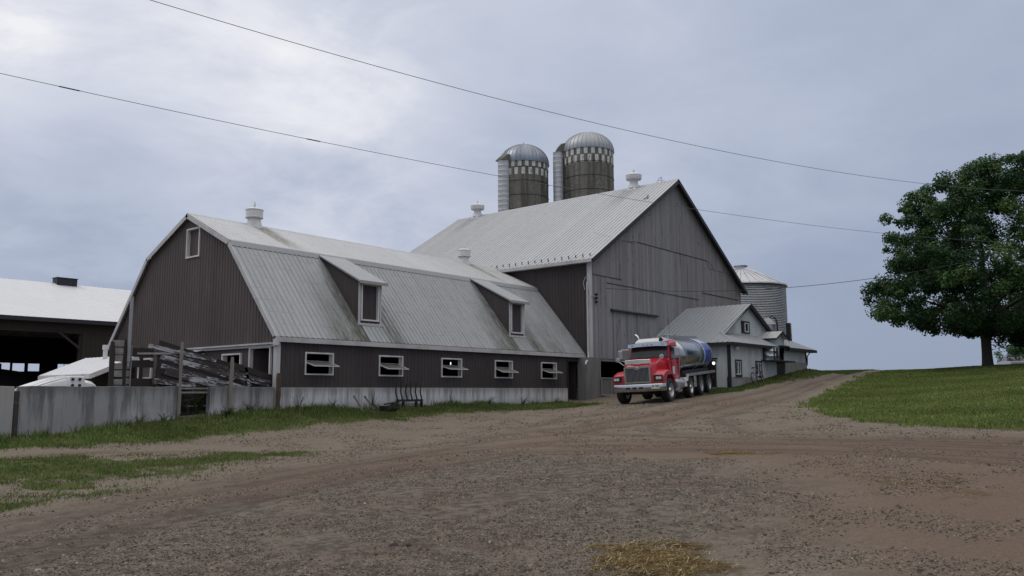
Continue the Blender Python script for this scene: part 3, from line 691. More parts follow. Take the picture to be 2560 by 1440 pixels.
def make_stones():
    n = 300000; D = 5.2 + 32 * RNG.random(n) ** 1.8; a = RNG.uniform(R(2), R(76), n)
    x = -17.37 + D * np.cos(a); y = -24.92 + D * np.sin(a)
    k = (grass_mask(x, y)[1] < .4 + .4 * RNG.random(n)) & wallfree(x, y) & (fbm(x, y, 1.0, 61) > .42 - .14 * np.clip(sdist(x, y, COARSE) / 1.6 + .5, 0, 1) + .20 * RNG.random(n)) & (track_mask(x, y) < .3 + .5 * RNG.random(n))
    x, y, D = x[k], y[k], D[k]; n = len(x)
    s = RNG.uniform(.0045, .012, n) * (1 + (RNG.random(n) < .05) * RNG.uniform(.4, 1.2, n)) * (.75 + D / 24); z = ground_z(x, y)
    an = np.arange(4) * np.pi / 2; ring = np.stack([np.cos(an), np.sin(an), np.zeros(4)], -1)
    jit = RNG.uniform(.65, 1.35, (n, 4, 1)); lo = ring[None] * jit; hi = ring[None] * jit * RNG.uniform(.45, .85, (n, 4, 1)); hi[..., 2] = RNG.uniform(.35, .75, (n, 4))
    V = np.concatenate([lo, hi], 1) * s[:, None, None]
    th = RNG.uniform(0, 2 * np.pi, n); c, q = np.cos(th)[:, None], np.sin(th)[:, None]
    vx = V[..., 0] * c - V[..., 1] * q; vy = V[..., 0] * q + V[..., 1] * c
    V = np.stack([vx + x[:, None], vy + y[:, None], V[..., 2] + z[:, None] - .001], -1)
    V[:, :4, 2] -= .004
    i = np.arange(n) * 8; F = np.concatenate([np.stack([i + a, i + (a + 1) % 4, i + 4 + (a + 1) % 4, i + 4 + a], -1) for a in range(4)] + [np.stack([i + 4, i + 5, i + 6, i + 7], -1)])
    pal = np.array([(.165, .140, .112), (.215, .187, .152), (.055, .046, .038), (.14, .10, .075), (.31, .285, .25)])
    o = tri_mesh('gravel', V.reshape(-1, 3), F, np.repeat(cols(n, pal, .25, (.26, .14, .48, .11, .01)), 8, 0), MT['stone'])
    tag(o, 'loose gravel stones strewn over the yard', 'gravel', kind='stuff')
make_stones()
def straw(name, label, poly, n, dens=1.0, seed=3, l=(.06, .22)):
    P = np.array(poly); c = P.mean(0); lo, hi = P.min(0) - .5, P.max(0) + .5
    x = RNG.uniform(lo[0], hi[0], n); y = RNG.uniform(lo[1], hi[1], n)
    k = np.clip((sdist(x, y, poly) + (fbm(x, y, .35, seed) - .5) * 1.3) / .7, 0, 1) * np.clip((fbm(x, y, .3, seed + 9) - .22) * 2.6, 0, 1) * dens > RNG.random(n)
    x, y = x[k], y[k]; n = len(x); z = ground_z(x, y) + RNG.uniform(.004, .022, n)
    a = RNG.uniform(0, np.pi, n); L = RNG.uniform(*l, n) / 2; w = .0010 + .0011 * RNG.random(n); tl = RNG.normal(0, .12, n)
    dx, dy = np.cos(a) * L, np.sin(a) * L; px, py = -np.sin(a) * w, np.cos(a) * w
    A = np.stack([x - dx - px, y - dy - py, z - tl * L], -1); B = np.stack([x + dx - px, y + dy - py, z + tl * L], -1)
    Cc = np.stack([x + dx + px, y + dy + py, z + tl * L + .002], -1); Dd = np.stack([x - dx + px, y - dy + py, z - tl * L + .002], -1)
    V = np.stack([A, B, Cc, Dd], 1).reshape(-1, 3); i = np.arange(n) * 4; F = np.stack([i, i + 1, i + 2, i + 3], -1)
    pal = np.array([(.46, .355, .185), (.58, .475, .28), (.34, .255, .135), (.24, .175, .10)])
    o = tri_mesh(name, V, F, np.repeat(cols(n, pal, .2), 4, 0), MT['strawm']); tag(o, label, 'straw', kind='stuff')
straw('straw_litter', 'golden straw spilled on the gravel in the near foreground', [(-10.75, -20.45), (-10.40, -20.75), (-10.30, -21.2), (-10.55, -21.8), (-11.1, -22.1), (-11.6, -21.75), (-11.45, -21.2)], 60000, 1.4)
straw('straw_litter', 'small pale straw scatter in the middle of the yard', [(-1.68, -16.9), (-1.0, -17.56), (-1.4, -18.5), (-2.34, -17.85)], 26000, 1.5, 5)
straw('straw_litter', 'thin trampled straw on reddish dirt near the right edge', [(-5.6, -23.3), (-4.2, -22.3), (-4.6, -20.8), (-6.6, -22.6)], 22000, .35, 8)
for (cx, cy, sc, lb) in ((-11.69, -18.79, .046, 'larger dark soil clod on the bare gravel, foreground'), (-11.62, -18.92, .040, 'flat dark soil clod just right of the larger clod')):
    mb = MB(); rr = random.Random(cx)
    prof = [(.2, -.2), (1.0, -.1), (1.1, .12), (.7, .3), (.15, .36)]
    mb.lathe([(r * sc, h * sc) for r, h in prof], (cx, cy, tz(cx, cy)), n=9)
    mb.v = [(p[0] + rr.uniform(-.3, .3) * sc + (p[1] - cy) * .5, p[1] + rr.uniform(-.3, .3) * sc, p[2] + rr.uniform(-.2, .2) * sc) for p in mb.v]
    tag(mb.build('soil_clod', MT['clod'], origin=(cx, cy, tz(cx, cy)), smooth=60), lb, 'clod', 'dark clods on the gravel')
# ------------------------------------------------------------------ gambrel barn
ZB = 1.0
LBAR, WBAR, EZ, KY, KZ, RY, RZ = 19.28, 12.58, 3.60, 3.11, 7.42, 6.29, 8.92
GB = thing('gambrel_barn', (0, 0, ZB), 'long brown gambrel barn with a stained grey metal roof and two dormers', 'barn')
def gam_top(y):          # outline of the gable
    y = min(y, WBAR - y)
    return EZ + (KZ - EZ) * (y + .12) / (KY + .12) if y < KY else KZ + (RZ - KZ) * (y - KY) / (RY - KY)
LOFT = (5.51, 6.40, 7.17, 8.28)
GW = [(8.92, 9.92, 2.3, 3.06), (4.87, 6.30, 2.2, 3.12), (2.27, 3.42, 2.2, 3.05), (.40, 1.62, 1.15, 3.24)]
def make_gambrel():
    # gable wall facing the yard end (-x)
    mb = MB()
    mb.ribbed((0, 0, 0), (0, 1, 0), (0, 0, 1), (-1, 0, 0), 0, WBAR, 3.42, lambda y: gam_top(y) - .03, .2, .05, .018, cuts=[LOFT])
    mb.ribbed((.03, 0, 0), (0, 1, 0), (0, 0, 1), (-1, 0, 0), 0, WBAR, 1.0, 3.42, .2, .05, .018, cuts=GW)
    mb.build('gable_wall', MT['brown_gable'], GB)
    mb = MB(); mb.ribbed((LBAR - .02, 0, 0), (0, 1, 0), (0, 0, 1), (1, 0, 0), 0, WBAR, 1.0, lambda y: gam_top(y) - .03, .2); mb.build('inner_end_wall', MT['dark_wood'], GB)
    # long wall towards the yard (-y)
    wins = [(1.24 + 3.578 * k, 2.44 + 3.578 * k, 2.33, 3.06) for k in range(5)]
    cuts = wins + [(17.80, 18.84, 1.0, 3.22)]
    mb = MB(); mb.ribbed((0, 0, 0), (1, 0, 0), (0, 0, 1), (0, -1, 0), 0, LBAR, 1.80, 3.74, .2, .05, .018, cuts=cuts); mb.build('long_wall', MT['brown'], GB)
    mb = MB(); mb.ribbed((0, WBAR, 0), (1, 0, 0), (0, 0, 1), (0, 1, 0), 0, LBAR, 0.8, 3.76, .2); mb.build('rear_wall', MT['brown'], GB)
    mb = MB(); mb.box((.0, -.05, .6), (17.78, .16, 1.82)); mb.box((18.86, -.05, .6), (19.27, .16, 1.82)); mb.box((17.78, .02, .6), (18.86, .16, 1.17)); mb.build('foundation', MT['foundation'], GB, bevel=.012)
    # corner board and trims
    mb = MB(); mb.box((-.07, -.07, 1.1), (.10, .12, 3.42)); mb.build('corner_board', MT['trim'], GB)
    mb = MB(); mb.box((-.13, -.16, 3.36), (.0, 7.2, 3.42)); mb.box((-.07, .13, 3.27), (-.022, 7.2, 3.355)); mb.build('belt_trim', MT['trim'], GB)
    # roof: lower steep slopes, upper slopes, ridge
    def st_low(u, v):                    # u = x along the barn, v = 0 eave .. 1 knee
        v = v / SL
        s = 0.
        for d in (4.1, 13.65):
            a = math.exp(-((u - (d - .15)) / .55) ** 2) * (.30 + .75 * (1 - v)) * (1 if u < d + .1 else 0) if d - .15 - 1.2 * (1 - v) < u else 0
            a = max(a, math.exp(-((u - (d - 1.0)) / .9) ** 2) * .62 * (1 - v) if u < d + .05 else 0)
            w = (.75 if d < 9 else .95)
            bb = math.exp(-((u - (d + 1.6)) / .6) ** 2) * w * max(0, .85 - v) * (1 if u > d + 1.12 else .12)
            s = max(s, a, bb)
        s = max(s, .42 * max(0, (u - 13) / 6) * (.9 - .5 * v), .10 + .14 * (u / 19))
        if 15.2 < u < 18.6: s = max(s, .6 * math.exp(-((u - 16.9) / 1.1) ** 2) * (.95 - v))
        s += .05 * (1 - v)
        return min(1, s * 1.08)
    SL = math.hypot(KY + .15, KZ - EZ); dv = Vector((0, KY + .15, KZ - EZ)) / SL; nv = Vector((0, -dv.z, dv.y))
    x0, x1 = -.14, LBAR + .02
    mb = MB(); mb.ribbed((0, -.15, EZ + .02), (1, 0, 0), dv, nv, x0, x1, 0, SL, .23, .07, .034, rows=10, stain=st_low)
    dv2 = Vector((0, -dv.y, dv.z)); nv2 = Vector((0, dv.z, dv.y))
    low = mb.build('lower_roof', MT['roof_low'], GB); mb = MB()
    mb.ribbed((0, WBAR + .15, EZ + .02), (1, 0, 0), dv2, nv2, x0, x1, 0, SL, .215, .06, .022)
    mb.build('lower_roof', MT['roof_low'], GB)
    SU = math.hypot(RY - KY + .06, RZ - KZ + .02); du = Vector((0, RY - KY + .06, RZ - KZ + .02)) / SU; nu = Vector((0, -du.z, du.y))
    def st_up(u, v):
        s = .06 + .3 * max(0, (u - 12) / 7)
        for c in (3., 16.66): s = max(s, .75 * math.exp(-((u - c - .1) / .42) ** 4) * (1 if v > SU * .3 else v / SU / .3))
        return s
    mb = MB(); mb.ribbed((0, KY - .06, KZ + .03), (1, 0, 0), du, nu, x0, x1, 0, SU, .215, .06, .022, rows=6, stain=st_up)
    du2 = Vector((0, -du.y, du.z)); nu2 = Vector((0, du.z, du.y))
    up = mb.build('upper_roof', MT['roof_up'], GB); mb = MB()
    mb.ribbed((0, WBAR - KY + .06, KZ + .03), (1, 0, 0), du2, nu2, x0, x1, 0, SU, .215, .06, .022)
    mb.build('upper_roof', MT['roof_up'], GB)
    mb = MB(); mb.prism([(x0 - .02, RY - .22, RZ - .055), (x0 - .02, RY, RZ + .075), (x0 - .02, RY + .22, RZ - .055), (x0 - .02, RY, RZ + .035)], (x1 - x0 + .02, 0, 0)); mb.build('ridge_cap', MT['roof_up'], up)
    mb = MB()
    nd = Vector((0, -.62, .55))
    mb.prism([(x0 - .01, KY - .20, KZ - .17), (x0 - .01, KY - .085, KZ + .045), (x0 - .01, KY + .10, KZ + .115), (x0 - .01, KY + .10, KZ + .09), (x0 - .01, KY - .06, KZ + .02), (x0 - .01, KY - .17, KZ - .18)], (LBAR + .1, 0, 0)); mb.build('knee_flashing', MT['roof_low'], low)
    # rake boards on the gable edge
    mb = MB(); E = .155
    def rake(a, b):
        d = (Vector(b) - Vector(a)).normalized(); n = Vector((0, -d.z, d.y));  n = n if n.z > 0 else -n
        mb.prism([Vector(a) + n * .035, Vector(b) + n * .035, Vector(b) - n * .14, Vector(a) - n * .14], (-.035, 0, 0))
    X = -.15
    rake((X, -.16, EZ + .0), (X, KY, KZ)); rake((X, KY - .02, KZ - .01), (X, RY + .03, RZ + .01)); rake((X, WBAR - KY + .02, KZ - .01), (X, RY - .03, RZ + .01)); rake((X, WBAR + .16, EZ), (X, WBAR - KY, KZ))
    mb.box((-.185, -.20, 3.30), (-.06, .0, 3.62))
    mb.build('rake_board', MT['trim'], GB)
    mb = MB(); mb.box((-.1, -.19, 3.43), (LBAR, -.15, 3.605)); mb.box((-.1, -.149, 3.43), (LBAR, -.03, 3.455)); mb.build('fascia', MT['trim'], GB)
    # pivoting stable windows
    def window_meshes():
        f = MB(); x0, x1, z0, z1 = wins[0]; t = .055
        f.box((x0 - t, -.055, z0 - t), (x1 + t, .14, z0)); f.box((x0 - t, -.055, z1), (x1 + t, .14, z1 + t)); f.box((x0 - t, -.055, z0), (x0, .14, z1)); f.box((x1, -.055, z0), (x1 + t, .14, z1))
        f.box((x0, .10, z0), (x0 + .03, .14, z1)); f.box((x1 - .03, .10, z0), (x1, .14, z1))
        s = MB(); a = Vector((0, -.47, 2.60)); b2 = Vector((0, .22, 2.795)); L = x0 + .02; Rr = x1 - .02
        for xa in (L, Rr - .035): s.bar((xa + .0175, a.y, a.z), (xa + .0175, b2.y, b2.z), .035, .03)
        s.bar((L, a.y, a.z), (Rr, a.y, a.z), .04, .03); s.bar((L, b2.y, b2.z), (Rr, b2.y, b2.z), .04, .03)
        g = MB(); g.hexa([(L + .03, a.y + .02, a.z - .002), (Rr - .03, a.y + .02, a.z - .002), (Rr - .03, b2.y - .02, b2.z - .008), (L + .03, b2.y - .02, b2.z - .008),
                          (L + .03, a.y + .02, a.z + .008), (Rr - .03, a.y + .02, a.z + .008), (Rr - .03, b2.y - .02, b2.z + .002), (L + .03, b2.y - .02, b2.z + .002)])
        o = f.build('window', MT['trim_white'], GB); s.build('sash', MT['trim_white'], o); g.build('pane', MT['sash_glass'], o); return o
    w0 = window_meshes()
    for k in range(1, 5):
        w = dup_tree(w0); w.location.x += 3.578 * k
        for ch in w.children: da = (0, .05, -.03, .07, .02)[k]; ch.matrix_local = Matrix.Translation((0, .22, 2.795 - ZB)) @ Matrix.Rotation(da, 4, 'X') @ Matrix.Translation((0, -.22, -2.795 + ZB))
    # stable door opening with its frame and a half open inner leaf
    f = MB(); f.box((17.74, -.06, 1.15), (17.80, .12, 3.28)); f.box((18.84, -.06, 1.15), (18.90, .12, 3.28)); f.box((17.80, -.06, 3.22), (18.84, .12, 3.28)); d = f.build('door', MT['dark_wood'], GB)
    f = MB(); f.hexa([(18.80, .14, 1.2), (18.83, .14, 1.2), (18.70, .95, 1.2), (18.66, .95, 1.2), (18.80, .14, 3.2), (18.83, .14, 3.2), (18.70, .95, 3.2), (18.66, .95, 3.2)]); f.build('door_leaf', MT['dark_wood'], d)
    # dormers
    def dormer():
        x0, x1 = 4.12, 5.27; yf = .50; sl = (KZ - EZ) / (KY + .15)
        zr = lambda y: EZ + .02 + (y + .15) * sl
        rt = lambda y: KZ + .02 - (KY - y) * .485
        b = MB()
        for x, e in ((x0, .03), (x1 - .03, .03)):
            b.prism([(x, yf, zr(yf) - .02), (x, yf, rt(yf) - .02), (x, KY - .05, KZ - .04)], (e, 0, 0))
        b.box((x0, yf, 6.02), (x1, yf + .04, rt(yf) - .02)); b.box((x0, yf, 4.36), (x1, yf + .04, 4.52)); b.box((x0, yf, 4.52), (x0 + .10, yf + .04, 6.02)); b.box((x1 - .10, yf, 4.52), (x1, yf + .04, 6.02))
        o = b.build('dormer', MT['brown'], GB)
        c = MB(); c.box((x0 - .03, yf - .03, 4.40), (x0 + .07, yf - .001, rt(yf) - .05)); c.box((x1 - .05, yf - .03, 4.40), (x1 + .03, yf - .001, rt(yf) - .05)); c.box((x0 - .07, yf - .10, 4.30), (x1 + .07, yf - .001, 4.395)); c.build('corner_trim', MT['trim'], o)
        r = MB(); du_ = Vector((0, KY - .28, (KY - .28) * .485)); Lr = du_.length; du_.normalize(); nn = Vector((0, -du_.z, du_.y))
        r.ribbed((0, .28, rt(.28) + .03), (1, 0, 0), du_, nn, x0 - .14, x1 + .18, 0, Lr, .2, .055, .018)
        r.prism([(x0 - .14, .28, rt(.28) + .02), (x0 - .14, KY, rt(KY) + .02), (x0 - .14, KY, rt(KY) - .02), (x0 - .14, .28, rt(.28) - .05)], (.03, 0, 0)); r.prism([(x1 + .15, .28, rt(.28) + .02), (x1 + .15, KY, rt(KY) + .02), (x1 + .15, KY, rt(KY) - .02), (x1 + .15, .28, rt(.28) - .05)], (.03, 0, 0))
        r.box((x0 - .14, .245, rt(.28) - .09), (x1 + .18, .279, rt(.28) + .03)); r.build('dormer_roof', MT['roof_low'], o)
        w = MB(); a0, a1, z0, z1 = x0 + .10, x1 - .10, 4.50, 6.02; t = .06
        w.box((a0, yf - .05, z0), (a0 + t, yf + .1, z1)); w.box((a1 - t, yf - .05, z0), (a1, yf + .1, z1)); w.box((a0 + t, yf - .05, z0), (a1 - t, yf + .1, z0 + t)); w.box((a0 + t, yf - .05, z1 - t), (a1 - t, yf + .1, z1)); w.build('window_frame', MT['trim_white'], o)
        p = MB(); p.ribbed((0, yf + .08, 0), (1, 0, 0), (0, 0, 1), (0, -1, 0), a0 + t, a1 - t, z0 + t, z1 - t, .18, .05, .012); p.build('shutter_panel', MT['brown'], o)
        return o
    d0 = dormer(); d1 = dup_tree(d0); d1.location.x += 9.53
    # loft window and the openings low in the gable
    def frame(name, w, mat, depth=.16, t=.06, bottom=True, sub=None):
        y0, y1, z0, z1 = w; b = MB()
        b.box((-.055, y0 - t, z0 - (t if bottom else 0)), (depth, y0, z1 + t)); b.box((-.055, y1, z0 - (t if bottom else 0)), (depth, y1 + t, z1 + t)); b.box((-.055, y0, z1), (depth, y1, z1 + t))
        if bottom: b.box((-.055, y0, z0 - t), (depth, y1, z0))
        return b.build(name, mat, GB)
    o = frame('loft_window', LOFT, MT['trim_white']); p = MB(); p.ribbed((.10, 0, 0), (0, 1, 0), (0, 0, 1), (-1, 0, 0), LOFT[0], LOFT[1], LOFT[2], LOFT[3], .2, .05, .012); p.build('shutter_panel', MT['brown_gable'], o)
    o = frame('gable_window', GW[0], MT['trim_white']); p = MB(); p.ribbed((.08, 0, 0), (0, 1, 0), (0, 0, 1), (-1, 0, 0), *GW[0], .2, .05, .012); p.build('shutter_panel', MT['brown_gable'], o)
    o = frame('gable_window', GW[1], MT['trim_white']); p = MB(); p.hexa([(-.62, 4.75, 3.16), (-.62, 6.45, 3.16), (-.02, 6.45, 3.30), (-.02, 4.75, 3.30), (-.62, 4.75, 3.18), (-.62, 6.45, 3.18), (-.02, 6.45, 3.33), (-.02, 4.75, 3.33)]); p.build('hood', MT['trim'], o)
    frame('gable_window', GW[2], MT['trim_white'])
    o = frame('gable_door', GW[3], MT['trim_white'], bottom=False); p = MB(); p.box((.10, 1.58, 1.1), (.85, 1.62, 3.2)); p.build('door_leaf', MT['brown_gable'], o)
    # ridge ventilators
    def vent():
        b = MB(); c = (2.98, RY, RZ)
        b.lathe([(.40, -.16), (.30, .20), (.255, .42)], c, n=24, caps=False); b.lathe([(.255, .36), (.385, .36), (.385, .40), (.37, .41), (.37, .70), (.39, .70), (.39, .735), (.30, .79), (.04, .84)], c, n=28)
        b.lathe([(.05, .82), (.035, .92), (.055, .96), (.008, 1.14)], c, n=10)
        return b.build('ventilator', MT['trim_white'], up, smooth=35)
    v0 = vent(); v1 = dup_tree(v0); v1.location.x += 13.68
make_gambrel()
def bulb(p, drop, label):
    t = thing('light_bulb', p, label, 'lamp', 'lit bulbs inside the buildings')
    b = MB(); b.lathe([(.0, -.035), (.018, -.028), (.024, 0), (.02, .03), (.015, .08)], p, n=12); b.build('bulb', MT['lit'], t, smooth=True)
    b = MB(); b.lathe([(.028, .08), (.028, .15)], p, n=10); b.tube([(p[0], p[1], p[2] + .15), (p[0], p[1], p[2] + drop)], .008, 5); b.build('socket', MT['black'], t)
bulb((1.09, 4.03, 2.92), .9, 'lit bulb glimpsed through the doorless gable window nearest the corner')
bulb((9.75, .75, 2.90), .6, 'tiny lit bulb seen through the middle pivoting window')

# ------------------------------------------------------------------ big grey barn
XG, YG, YE, XE, ZEV, ZR, XR = 19.33, -.5, 18.0, 38.88, 8.93, 15.08, 29.1
BB = thing('weathered_barn', (XR, 8, 1.3), 'tall grey weathered board barn with a light metal roof', 'barn')
def make_gray():
    top = lambda x: ZR - abs(x - XR) * (ZR - ZEV) / (XR - XG) - .03
    g = MB(); U, V, Nn = (1, 0, 0), (0, 0, 1), (0, -1, 0)
    door = (21.35, 26.3, 3.4, 6.16)
    L1 = lambda x: 8.03 if x < 22.55 else 3.42
    # lower boards, and the upper boards lapping over them with a step
    seam = lambda x: 10.28 if x < 24.1 else 10.42 if x < 33.6 else 9.9
    g.boards((0, YG, 0), U, V, Nn, XG, XE, 3.42, lambda x: min(seam(x) + .05, top(x)), .21, .022)
    up_ = MB(); up_.boards((0, YG - .024, 0), U, V, Nn, XG + .3, XE - .3, lambda x: seam(x), lambda x: max(seam(x) + .001, top(x)), .21, .022)
    # the band of boards to the left of the doors laps too, at 8.0 m
    la = MB(); la.boards((0, YG - .024, 0), U, V, Nn, XG + .16, 22.55, 7.98, lambda x: min(top(x), 10.3), .21, .02)
    for q in (up_, la):
        off = len(g.v); g.v += q.v; g.f += [[i + off for i in f] for f in q.f]; g.m += q.m
        for k, c in q.c.items(): g.c[k + off] = c
    gable = g.build('gable_boards', MT['barn_boards'], BB)
    # black strips standing in for the shadow gaps along the laps
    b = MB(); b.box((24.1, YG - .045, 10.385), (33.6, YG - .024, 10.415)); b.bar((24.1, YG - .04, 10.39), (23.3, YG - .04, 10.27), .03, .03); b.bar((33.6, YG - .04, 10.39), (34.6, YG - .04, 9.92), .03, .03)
    b.box((XG + .16, YG - .045, 7.95), (22.5, YG - .024, 7.98)); b.box((20.9, YG - .05, 7.62), (32.2, YG - .026, 7.645)); b.box((32.6, YG - .05, 8.12), (38.4, YG - .026, 8.155)); b.build('lap_shadow_strip', MT['black'], gable)
    # sliding doors and their track
    d = MB(); d.boards((0, YG - .03, 0), U, V, Nn, 21.5, 23.98, 3.40, 6.12, .22, .03); d.build('sliding_door', MT['barn_boards'], BB)
    d = MB(); d.boards((0, YG - .032, 0), U, V, Nn, 24.06, 26.35, 3.40, 6.10, .22, .03); d.build('sliding_door', MT['barn_boards'], BB)
    d = MB(); d.prism([(21.25, YG - .03, 6.22), (21.25, YG - .20, 6.14), (21.25, YG - .20, 6.08), (21.25, YG - .03, 6.10)], (5.2, 0, 0)); d.build('door_track', MT['dark_wood'], BB)
    # brown steel side, rear walls
    s = MB(); s.ribbed((XG, 0, 0), (0, 1, 0), V, (-1, 0, 0), YG, YE, 1.0, ZEV - .02, .215, .05, .018); s.build('side_wall', MT['brown'], BB)
    s = MB(); s.boards((XE, 0, 0), (0, 1, 0), V, U, YG, YE, 2.2, ZEV, .25); s.boards((0, YE, 0), U, V, (0, 1, 0), XG, XE, 1.4, top, .3); s.build('rear_wall', MT['barn_boards'], BB)
    s = MB(); s.box((XG - .08, YG - .06, 3.46), (XG + .09, YG + .02, ZEV - .06)); s.box((XG - .08, YG + .021, 3.46), (XG - .022, YG + .16, ZEV - .06)); s.build('corner_board', MT['trim'], BB)
    # concrete stable storey
    s = MB(); s.box((18.72, YG - .08, .9), (20.02, YG + .5, 3.45)); s.build('pier', MT['pier'], BB, bevel=.015)
    s = MB(); s.box((23.4, YG - .02, .9), (XE, YG + .35, 3.42)); s.box((20.02, YG, 3.28), (23.4, YG + .35, 3.415)); s.build('foundation', MT['pier'], BB)
    s = MB(); s.box((19.9, YG + .3, 3.30), (XE - .2, YE - .2, 3.42)); s.build('loft_floor', MT['dark_wood'], BB)
    # roof
    dz = ZR - ZEV; ex = .38; SLL = math.hypot(XR - XG + ex, dz * (1 + ex / (XR - XG))); v = Vector((XR - XG, 0, dz)).normalized(); n = Vector((-v.z, 0, v.x)); base = Vector((XG, 0, ZEV)) - v * (ex / v.x)
    y0, y1 = YG - .38, YE + .4
    def st(u, w):
        s_ = .10
        for c in (2.4, 16.3): s_ = max(s_, .9 * (1 if abs(u - c - .1) < .55 else 0) * (1 if w > SLL * .80 else 0))
        return s_
    r = MB(); r.ribbed(base + Vector((0, 0, .03)), (0, 1, 0), v, n, y0, y1, 0, SLL, .29, .09, .045, rows=6, stain=st)
    v2 = Vector((-v.x, 0, v.z)); n2 = Vector((v.z, 0, v.x)); b2 = Vector((XE, 0, ZEV)) - v2 * (ex / v.x)
    r.ribbed(b2 + Vector((0, 0, .03)), (0, 1, 0), v2, n2, y0, y1, 0, SLL, .25, .07, .026)
    roof = r.build('roof', MT['roof_gray'], BB)
    r = MB()
    for vv, nn, bb in ((v, n, base), (v2, n2, b2)):
        a = bb + Vector((0, y0, 0)); e = bb + vv * SLL + Vector((0, y0, 0))
        r.prism([a + nn * .02, e + nn * .02, e - nn * .20, a - nn * .20], (0, -.05, 0))
    r.build('rake_board', MT['dark_trim'], BB)
    r = MB()
    for vv, nn, bb, xw in ((v, n, base, XG), (v2, n2, b2, XE)):
        a = bb; e = bb + vv * SLL
        r.prism([a - nn * .005 + Vector((0, y0, 0)), e - nn * .005 + Vector((0, y0, 0)), e - nn * .05 + Vector((0, y0, 0)), a - nn * .05 + Vector((0, y0, 0))], (0, .38, 0))
    r.build('soffit', MT['dark_wood'], BB)
    r = MB(); r.box((base.x - .05, y0 + .02, base.z - .14), (base.x - .01, y1, base.z + .03)); r.box((base.x, y0 + .05, base.z - .13), (XG - .02, y1, base.z - .10)); r.build('fascia', MT['trim'], BB)
    r = MB(); r.prism([(XR - .30, y0 - .02, ZR - .17), (XR, y0 - .02, ZR + .08), (XR + .30, y0 - .02, ZR - .17), (XR, y0 - .02, ZR + .03)], (0, y1 - y0, 0)); r.build('ridge_cap', MT['roof_gray'], roof)
    # snow guards along the eave
    k0 = None
    for k in range(20):
        if k0 is None:
            q = MB(); p = base + v * .30 + Vector((0, y0 + .25, .04)); q.bar(p, p + n * .14, .05, .025, v); q.bar(p + n * .14 - v * .01, p + n * .14 + v * .09, .05, .025, n); k0 = q.build('snow_guard', MT['dark_trim'], roof)
        else:
            c = k0.copy(); COL.objects.link(c); c.location.y += .47 * k
    # ridge ventilators with wide round caps
    def vent(y):
        b = MB(); c = (XR, y, ZR)
        b.prism([(XR - .42, y - .38, ZR - .30), (XR - .42, y + .38, ZR - .30), (XR - .24, y + .22, ZR + .22), (XR - .24, y - .22, ZR + .22)], (.84, 0, 0)); 
        b.lathe([(.40, -.05), (.29, .25), (.26, .55)], c, n=20, caps=False); b.lathe([(.26, .50), (.50, .56), (.52, .60), (.52, .82), (.54, .84), (.50, .88), (.10, 1.06)], c, n=28)
        b.lathe([(.10, 1.02), (.05, 1.10), (.08, 1.15), (.01, 1.30)], c, n=10); return b.build('ventilator', MT['white_metal'], roof, smooth=35)
    q = vent(2.4); w = dup_tree(q); w.location.y += 13.9
    b = MB(); p = (XR, .35, ZR); b.tube([(XR, .35, ZR + .05), (XR, .35, ZR + .42)], .012, 5); b.tube([(XR, .1, ZR + .14), (XR, .62, ZR + .22)], .012, 5); b.tube([(XR, .5, ZR + .34), (XR, .7, ZR + .10)], .012, 5); b.tube([(XR, .28, ZR + .32), (XR, .48, ZR + .36)], .018, 5); b.build('lightning_rod', MT['black'], roof)
    b = MB(); p = Vector((XR - 2.6, .45, 0)); zz = ZR - 2.6 * dz / (XR - XG) + .08; b.bar((XR - 2.6, -.05, zz - .02), (XR - 2.0, .22, zz + .38), .05, .03); b.bar((XR - 2.6, .2, zz), (XR - 2.6, -.15, zz + .02), .04, .03); b.build('roof_bracket', MT['black'], roof)
    # downspout on the corner, and the conduit beside it
    b = MB(); x = XG - .12
    b.tube([(x, YG + .12, ZEV - 1.4), (x, YG + .12, 3.75), (x - .03, YG + .08, 3.50), (x - .25, YG - .02, 3.30), (x - .52, YG - .10, 3.22), (x - .62, YG - .12, 3.05)], .05, 10); b.build('downspout', MT['trim'], BB, smooth=50)
    b = MB(); b.tube([(XG - .1, YG + .3, 7.1), (XG - .14, YG + .35, 7.5), (XG - .14, YG + .22, 7.8), (XG - .1, YG + .1, 7.6), (XG - .1, YG + .02, 6.9), (XG, YG - .1, 6.75), (XG + .3, YG - .1, 6.75)], .018, 6); b.build('service_conduit', MT['trim'], BB)
    for k, z in enumerate((7.2, 7.0, 6.8)):
        b = MB(); b.lathe([(.04, 0), (.075, .03), (.045, .06), (.075, .09), (.04, .13)], (XG + .42, YG - .12, z - .4), n=12); b.box((XG + .36, YG - .12, z - .36), (XG + .48, YG - .02, z - .32)); b.build('insulator', MT['black'], BB)
make_gray()
G = thing('metal_gate', (21.6, -.62, 1.32), 'grey sheet and tube gate closing the dark stable opening behind the red truck', 'gate')
b = MB()
for p, q in (((20.08, 1.42), (20.08, 2.38)), ((21.55, 1.42), (21.55, 2.34)), ((23.2, 1.42), (23.2, 2.38)), ((20.08, 2.36), (23.2, 2.36)), ((20.08, 1.44), (23.2, 1.44))): b.tube([(p[0], -.62, p[1]), (q[0], -.62, q[1])], .03, 8)
b.build('gate_frame', MT['pipe'], G)
b = MB(); b.ribbed((0, -.60, 0), (1, 0, 0), (0, 0, 1), (0, -1, 0), 20.1, 23.18, 1.46, 2.33, .3, .05, .01); b.build('sheet', MT['pier'], G)
b = MB(); b.box((20.04, -.56, 1.32), (20.12, -.50, 3.28)); b.build('gate_post', MT['pipe'], G)

